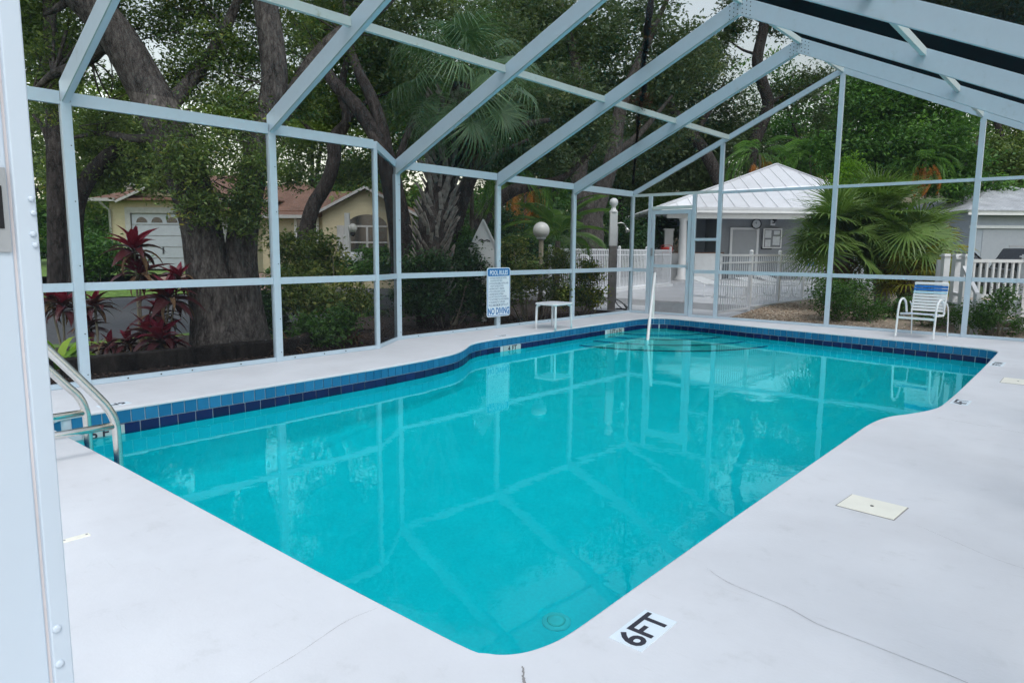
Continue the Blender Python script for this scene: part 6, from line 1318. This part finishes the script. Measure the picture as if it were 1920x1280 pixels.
# --- palms
def fan_mesh(R, mat, seed, nseg=26, arc=300, droop=0.5, width=0.055, petiole=0.0, merge=0.38, tilt=0.0):
    rr = random.Random(seed); V = []; F = []; T = []
    def ribbon(pts, ws, side, tv):
        i0 = len(V)
        for p, w_ in zip(pts, ws):
            V.append(tuple(p + side * w_ / 2 + Vector((0, 0, w_ * 0.3)))); V.append(tuple(p - side * w_ / 2 + Vector((0, 0, -w_ * 0.1)))); T.extend([tv, tv * 0.9])
        for j in range(len(pts) - 1): F.append((i0 + 2 * j, i0 + 2 * j + 1, i0 + 2 * j + 3, i0 + 2 * j + 2))
    if petiole: ribbon([Vector((x * petiole, 0, -0.10 * petiole * x * (x - 1) * 2)) for x in (0, 0.35, 0.7, 1.0)], [0.05, 0.04, 0.032, 0.03], Vector((0, 1, 0)), 0.7)
    hub = Vector((petiole, 0, 0))
    for k in range(nseg):
        a = math.radians(-arc / 2 + arc * k / (nseg - 1) + rr.uniform(-2, 2)); L = R * (0.72 + 0.28 * math.cos(a * 0.55)) * rr.uniform(0.9, 1.08); d = Vector((math.cos(a), math.sin(a), 0)); side = Vector((-math.sin(a), math.cos(a), 0))
        lift = 0.22 * abs(math.sin(a)); tv = 0.35 + 0.5 * rr.random(); pts = []; ws = []
        wmax = 2 * R * merge * math.sin(math.radians(arc / (nseg - 1)) / 2) * 1.15
        for q in (0.02, 0.2, 0.38, 0.6, 0.8, 1.0):
            z = lift * q * L - droop * L * max(0, q - 0.35) ** 2 * rr.uniform(0.7, 1.5) * 1.3
            pts.append(hub + d * (L * q * (1 - 0.12 * max(0, q - 0.5) * droop)) + Vector((0, 0, z))); ws.append(wmax * min(1, q / merge) if q < merge + 0.01 else wmax * (1 - (q - merge) / (1.02 - merge)) ** 0.8)
        if tilt:
            rot_ = Matrix.Rotation(tilt, 3, 'Y'); pts = [hub + rot_ @ (q_ - hub) for q_ in pts]; side = rot_ @ side
        ribbon(pts, ws, side, tv)
    o = raw_mesh("frond", np.array(V), np.array(F), 4, MAT[mat], np.array(T)); me_ = o.data; bpy.data.objects.remove(o); return me_
def fan_palm(name, label, base, crown, n, meshes, seed, el_rng=(85, -35), scale=1.0, trunk=None, dead=None, ndead=0, group="palms"):
    rr = random.Random(seed); b0 = Vector(base); t = thing(name, label, "palm", b0, 0, group); c = Vector(crown) - b0
    if trunk: trunk(t, c)
    for k in range(n):
        q = (k + 0.5) / n; el = math.radians(el_rng[0] + (el_rng[1] - el_rng[0]) * q ** 0.75 + rr.uniform(-8, 8)); a = k * 2.39996 + rr.uniform(-0.25, 0.25)
        s = scale * rr.uniform(0.85, 1.12); inst("frond", rr.choice(meshes), t, c - Vector((0, 0, 0.25 * q)), (rr.uniform(-0.6, 0.6), -el, a), (s, s, s))
    for k in range(ndead):
        a = k * 2.4 + 0.6; inst("dead_frond", rr.choice(dead), t, c - Vector((0, 0, 0.3)), (rr.uniform(-0.4, 0.4), math.radians(rr.uniform(48, 80)), a), (scale * 0.85,) * 3)
    return t
SAB = [fan_mesh(0.95, "leaf_sabal", k, 54, 310, 1.2, petiole=1.0, merge=0.26, tilt=0.5) for k in (1, 2, 3)]
DEADS = [fan_mesh(0.7, "leaf_dead", k, 18, 240, 1.5, petiole=0.8) for k in (4, 5)]
def boots(t, c):
    mb = MB(); H = c.z; limb(mb, [(0, 0, -0.1, 0.34), (0, 0, H * 0.4, 0.30), (c.x * 0.5, c.y * 0.5, H * 0.7, 0.27), (c.x, c.y, H, 0.22)], 14); mb.build("trunk", MAT["bark_dark"], t, True)
    bm_ = MB()
    bm_.add([(-0.055, 0, 0), (0.055, 0, 0), (0.045, 0.07, 0.17), (-0.045, 0.07, 0.17), (0.035, 0.16, 0.40), (-0.03, 0.165, 0.44), (-0.05, -0.03, 0.0), (0.05, -0.03, 0.0), (0.04, 0.04, 0.18), (-0.04, 0.04, 0.18), (0.03, 0.135, 0.39), (-0.025, 0.14, 0.43)],
            [(0, 1, 2, 3), (3, 2, 4, 5), (7, 6, 9, 8), (8, 9, 11, 10), (0, 3, 9, 6), (3, 5, 11, 9), (1, 7, 8, 2), (2, 8, 10, 4), (5, 4, 10, 11)])
    me_ = bm_.mesh("leaf_boot", MAT["boot"]); rr = random.Random(5)
    rows = int((H - 0.75) / 0.135)
    for j in range(rows):
        z = 0.62 + j * 0.135; q = z / H; r = 0.29 - 0.05 * q + (0.10 if q > 0.72 else 0.0) * (q - 0.72) / 0.28
        for k in range(9):
            a = 2 * math.pi * k / 9 + j * 0.55 + rr.uniform(-0.12, 0.12); x = c.x * max(0, (q - 0.3)) + r * math.cos(a); y = c.y * max(0, (q - 0.3)) + r * math.sin(a)
            s = rr.uniform(0.75, 1.15); inst("leaf_boot", me_, t, (x, y, z + rr.uniform(-0.03, 0.03)), (rr.uniform(-0.22, 0.02), rr.choice((-1, 1)) * rr.uniform(0.15, 0.4), a - math.pi / 2), (s * 0.85, s * 0.9, s * 0.8))
sb = survey(812, 560, 13.6); sc_ = survey(868, 160, 13.8)
fan_palm("sabal_palm", "cabbage palm with boot covered trunk and drooping fan fronds", (sb.x, sb.y, -0.07), tuple(sc_), 30, SAB, 81, (88, -50), 0.95, boots, DEADS, 5)
FAN = [fan_mesh(0.92, "leaf_fan", k, 40, 330, 0.25, petiole=0.66, merge=0.32, tilt=ti_) for k, ti_ in ((11, 0.25), (12, 0.7), (13, 1.1))]
FANY = [fan_mesh(0.6, "leaf_fan_yellow", k, 26, 280, 0.8, petiole=0.5) for k in (14, 15)]
DEADF = [fan_mesh(0.7, "leaf_dead", k, 20, 240, 1.4, petiole=0.6) for k in (16, 17)]
def stubby(t, c):
    mb = MB(); limb(mb, [(0, 0, -0.1, 0.20), (c.x * 0.5, c.y * 0.5, c.z * 0.5, 0.18), (c.x, c.y, c.z, 0.15)], 12); mb.build("trunk", MAT["boot"], t, True)
for k, (px, py, pb, cx, cy_, n, sc2, lab) in enumerate([(1590, 600, 16.6, 1570, 440, 30, 1.0, "left fan palm of the clump beside the clubhouse fence"), (1655, 600, 17.4, 1645, 408, 34, 1.08, "central tall fan palm of the clump by the end wall"), (1700, 600, 16.4, 1695, 452, 26, 0.95, "right fan palm of the clump nearest the strap chair")]):
    g = survey(px, py, pb); c = survey(cx, cy_, pb); fan_palm("fan_palm", lab, (g.x, g.y, -0.06), tuple(c), n, FAN, 82 + k, (88, -22), sc2, stubby, DEADF, 7 if k else 3)
g = survey(1715, 600, 16.2); c = survey(1715, 520, 16.0)
fan_palm("fan_palm", "yellowing low fan palm left of the white railing", (g.x, g.y, -0.06), tuple(c), 20, FANY, 90, (75, -10), 1.0, stubby, DEADF, 6)
g = survey(1745, 560, 18.0); c = survey(1735, 470, 18.0)
fan_palm("fan_palm", "small yellow green palm behind the right fan palm", (g.x, g.y, -0.06), tuple(c), 14, FANY, 91, (80, -10), 1.1, stubby)
# feather palms
def feather_mesh(L, leaflet, mat, seed, n=30, arch=1.0, hang=0.5):
    rr = random.Random(seed); V = []; F = []; T = []; pos = Vector((0, 0, 0)); el = 0.0; path = []
    for j in range(n + 1):
        path.append((pos.copy(), el)); pos = pos + Vector((math.cos(el), 0, math.sin(el))) * (L / n); el -= arch / n
    for j in range(n):
        (a, e0), (b, _) = path[j], path[j + 1]; i0 = len(V); V += [tuple(a + Vector((0, 0.012, 0))), tuple(a - Vector((0, 0.012, 0))), tuple(b - Vector((0, 0.011, 0))), tuple(b + Vector((0, 0.011, 0)))]; F.append((i0, i0 + 1, i0 + 2, i0 + 3)); T += [0.6] * 4
        q = j / n
        if q < 0.18: continue
        ll = leaflet * (0.45 + 0.7 * math.sin(math.pi * min(1, q * 0.95)))
        for s in (-1, 1):
            f = Vector((math.cos(e0) * 0.6, s * 0.8, math.sin(e0) * 0.6 + 0.15)).normalized(); tip = a + f * ll + Vector((0, 0, -hang * ll * rr.uniform(0.6, 1.2))); mid = a + f * ll * 0.55 + Vector((0, 0, 0.05 * ll)); w_ = Vector((0.020, 0, 0.006)); tv = 0.3 + 0.6 * rr.random()
            i0 = len(V); V += [tuple(a - w_ * 0.5), tuple(a + w_ * 0.5), tuple(mid + w_), tuple(mid - w_), tuple(tip)]; T += [tv] * 5; F += [(i0, i0 + 1, i0 + 2, i0 + 3), (i0 + 3, i0 + 2, i0 + 4, i0 + 4)]
    Vn = np.array(V); Fn = [f if f[2] != f[3] else (f[0], f[1], f[2]) for f in F]
    me_ = bpy.data.meshes.new("frond"); me_.from_pydata([tuple(v) for v in Vn], [], Fn); at = me_.attributes.new("tint", 'FLOAT', 'POINT'); at.data.foreach_set("value", T); me_.materials.append(MAT[mat]); return me_
ARE = [feather_mesh(1.7, 0.42, "leaf_areca", k, 30, 1.3, 0.35) for k in (1, 2)]
def feather_palm(label, base, crown, n, meshes, seed, scale, el_rng, name="feather_palm", group="palms", trunk=True, ndead=0, dead=None):
    rr = random.Random(seed); b0 = Vector(base); t = thing(name, label, "palm", b0, 0, group); c = Vector(crown) - b0
    if trunk:
        mb = MB(); limb(mb, [(0, 0, -0.1, 0.10 * scale), (c.x * 0.5, c.y * 0.5, c.z * 0.5, 0.085 * scale), (c.x, c.y, c.z, 0.07 * scale)], 10); mb.build("trunk", MAT["bark_palm"], t, True)
    for k in range(n):
        q = (k + 0.5) / n; el = math.radians(el_rng[0] + (el_rng[1] - el_rng[0]) * q); s = scale * rr.uniform(0.85, 1.1)
        inst("frond", rr.choice(meshes), t, c, (0, -el, k * 2.4 + rr.uniform(-0.2, 0.2)), (s, s, s))
    for k in range(ndead):
        inst("dead_frond", rr.choice(dead), t, c, (0, math.radians(rr.uniform(25, 60)), VROT + math.radians(180 if k % 2 else 0) + rr.uniform(-0.7, 0.7)), (scale,) * 3)
    return t
g = survey(1040, 570, 18.6); c = survey(1046, 452, 18.6)
feather_palm("areca palm with arching feather fronds behind the globe lamp", (g.x, g.y, -0.07), tuple(c), 15, ARE, 95, 1.0, (82, 15))
FEA = [feather_mesh(2.6, 0.6, "leaf_deep", k, 30, 1.9, 0.8) for k in (3, 4)]; FEO = [feather_mesh(2.6, 0.6, "leaf_orange", k, 30, 1.2, 0.9) for k in (5, 6)]
for k, (px, py, b, n, nd, sc2, lab) in enumerate([(1425, 290, 41, 12, 5, 1.0, "tall palm with orange dead fronds above the clubhouse roof"), (1520, 290, 40, 14, 1, 1.0, "dark feather palm behind the clubhouse right slope"), (1735, 300, 36.0, 10, 4, 0.7, "palm with an orange dead frond in front of the broad maple"), (985, 330, 30, 10, 3, 0.9, "palm with orange fronds behind the arching limb")]):
    g = survey(px, 500, b); c = survey(px, py, b); feather_palm(lab, (g.x, g.y, 0.0), tuple(c), n, FEA, 96 + k, sc2, (75, -25), "feather_palm", "palms", True, nd, FEO)
p0 = survey(886, 520, 19); t = feather_palm("slim pale palm trunk right of the booted palm", (p0.x, p0.y, -0.07), tuple(survey(884, 300, 19)), 9, FEA, 101, 0.75, (70, -30))

# --- dead vine lying down over the left roof screen
def roof_pt(px, py, lift=0.05):
    d = _r * ((px - 960) / FPX) + _u * (-(py - 640) / FPX) + _f     # meet the left roof plane z = ZE + SL (x - XL)
    k = (ZE + lift - CAM.z - SL * (XL - CAM.x) * 1.0 + 0) ; k = (ZE + lift + SL * (CAM.x - XL) - CAM.z) / (d.z - SL * d.x); return CAM + d * k
vp = [roof_pt(1216, 40), roof_pt(1213, 80), roof_pt(1208, 120), roof_pt(1206, 165), roof_pt(1202, 185), roof_pt(1198, 215), roof_pt(1194, 250), roof_pt(1190, 300), roof_pt(1187, 345)]
vt = thing("dead_vine", "dead black vine hanging down over the roof screen", "vine", vp[-1], 0)
up_ = [vp[0] + Vector((0.1, 0.25, 2.6)), vp[0] + Vector((0.05, 0.12, 1.0))]
mb = MB(); rr = random.Random(3)
P = smooth_path([q - vp[-1] + Vector((rr.uniform(-.02, .02), rr.uniform(-.02, .02), 0)) for q in up_ + vp], 6); mb.tube(P, [0.05 * rr.uniform(0.6, 1.25) * (1 - 0.5 * i / len(P)) for i in range(len(P))], 6); mb.build("stem", MAT["hole"], vt, True)
rng = np.random.default_rng(9); cpt = np.array([tuple(P[rng.integers(8, len(P) - 4)]) for _ in range(420)]) + rng.normal(0, 0.03, (420, 3))
kn = np.array(tuple(roof_pt(1207, 188) - vp[-1])) + rng.normal(0, 0.07, (260, 3)); kn2 = np.array(tuple(roof_pt(1190, 188) - vp[-1])) + rng.normal(0, 0.06, (90, 3)) * np.array([1.4, 1.4, 0.3])
leaf_mesh("withered_leaf", np.concatenate([cpt, kn, kn2]), 0.05, MAT["leaf_brown"], vt, rng, rng.random(770) * 0.4)["kind"] = "stuff"
